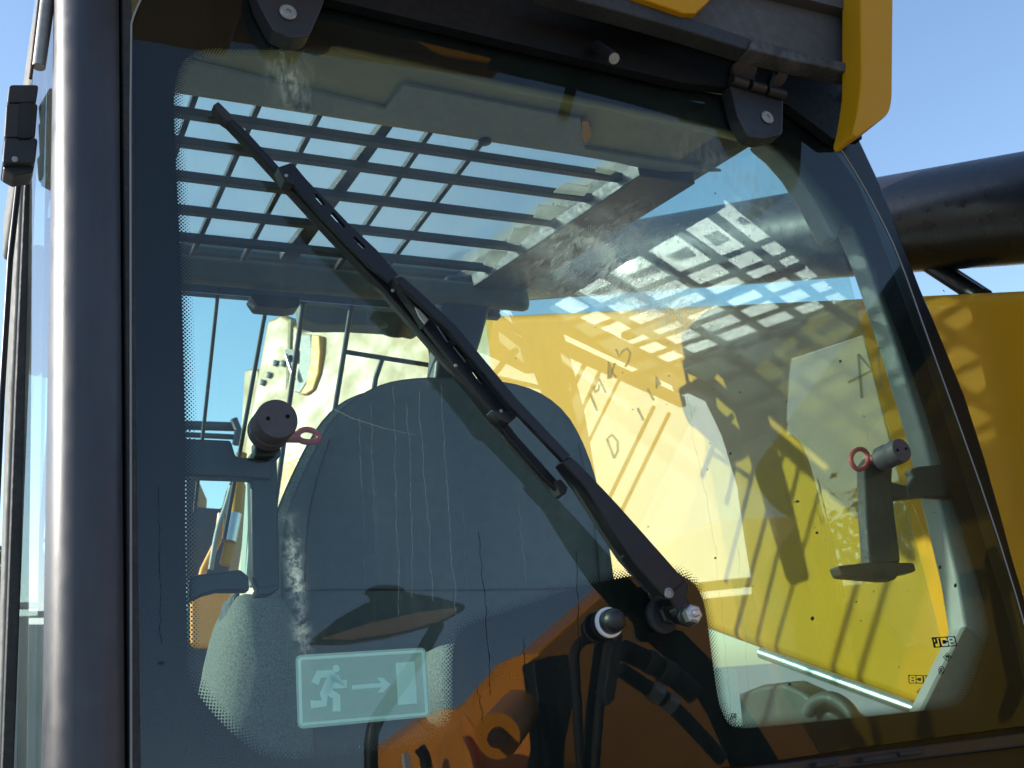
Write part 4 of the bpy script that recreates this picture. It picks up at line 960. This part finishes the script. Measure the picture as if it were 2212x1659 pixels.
rt('hose', [(1296, 1378), (1290, 1440), (1276, 1540), (1262, 1720)], 3.65, .020, MAT['rubber'])
rt('hose', [(1316, 1380), (1302, 1460), (1292, 1560), (1280, 1720)], 3.6, .018, MAT['rubber'])
rp('steel_bar', [(1322, 1390), (1346, 1368), (1340, 1440), (1328, 1510), (1316, 1524), (1306, 1500)], 3.5, .03, MAT['bar'], bevel=.005)
rt('hose', [(1346, 1404), (1400, 1428), (1450, 1456), (1500, 1500)], 3.7, .040, MAT['gloss_black'], n=20)
rt('ferrule', [(1430, 1446), (1452, 1458)], 3.69, .046, MAT['bar'], n=20)
rt('ferrule', [(1398, 1427), (1412, 1434)], 3.69, .045, MAT['bar'], n=20)
rt('hose', [(1340, 1446), (1400, 1486), (1450, 1520), (1560, 1640)], 3.6, .028, MAT['gloss_black'], n=16)
rt('ferrule', [(1404, 1489), (1426, 1504)], 3.59, .036, MAT['steel'], n=20)
rt('ferrule', [(1438, 1512), (1456, 1525)], 3.59, .034, MAT['steel'], n=20)
rp('hose_cover', [(1390, 1340), (1440, 1390), (1500, 1440), (1560, 1540), (1640, 1720), (1740, 1720), (1640, 1560), (1560, 1440), (1480, 1360)], 3.9, .12, MAT['recess'], bevel=.03)
rp('stain_plate', [(1068, 1590), (1080, 1582), (1104, 1596), (1112, 1612), (1098, 1630), (1080, 1622)], 3.62, .01, MAT['rust'], bevel=.003)
prism('casting_rib', slantp([(1000, 1535), (1018, 1552), (1044, 1604), (1072, 1720), (1052, 1720), (1026, 1620), (1002, 1570)], 3.72, 3.66), (0, -.06, 0), MAT['orange'], RF, bevel=.015, seg=3)
prism('casting_rib', slantp([(958, 1620), (976, 1580), (990, 1570), (1004, 1600), (1018, 1720), (960, 1720)], 3.76, 3.6), (0, -.06, 0), MAT['orange'], RF, bevel=.02, seg=3)

MR_ = thing('boom_mirror', 'dished round mirror on a bent black stem reflected above the exit sticker', 'mirror', mir(aty(805, 1760, 3.0)), world=False)
mo = [(680, 1386), (684, 1374), (740, 1330), (790, 1302), (814, 1294), (812, 1278), (802, 1276), (800, 1268), (822, 1262), (866, 1264), (878, 1278), (950, 1290), (985, 1300), (1006, 1306), (1004, 1318), (962, 1342), (860, 1370), (760, 1386)]
prism('mirror_shell', [mir(aty(x, y, 3.0)) for x, y in mo], (0, -.06, 0), MAT['black'], MR_, bevel=.01, seg=3)
prism('mirror_face', [mir(aty(x, y, 2.985)) for x, y in [(690, 1381), (800, 1346), (900, 1324), (990, 1312), (982, 1324), (950, 1342), (860, 1366), (760, 1382)]], (0, .006, 0), MAT['mirror_reflection_tan'], MR_)  # reflection painted on as tan colour
tube('mirror_stem', chaikin([mir(aty(x, y, 3.05)) for x, y in [(948, 1345), (900, 1430), (830, 1530), (806, 1570), (800, 1610), (806, 1800), (812, 2600), (818, 3400)]], 2, False), .019, MAT['black'], MR_, n=12)
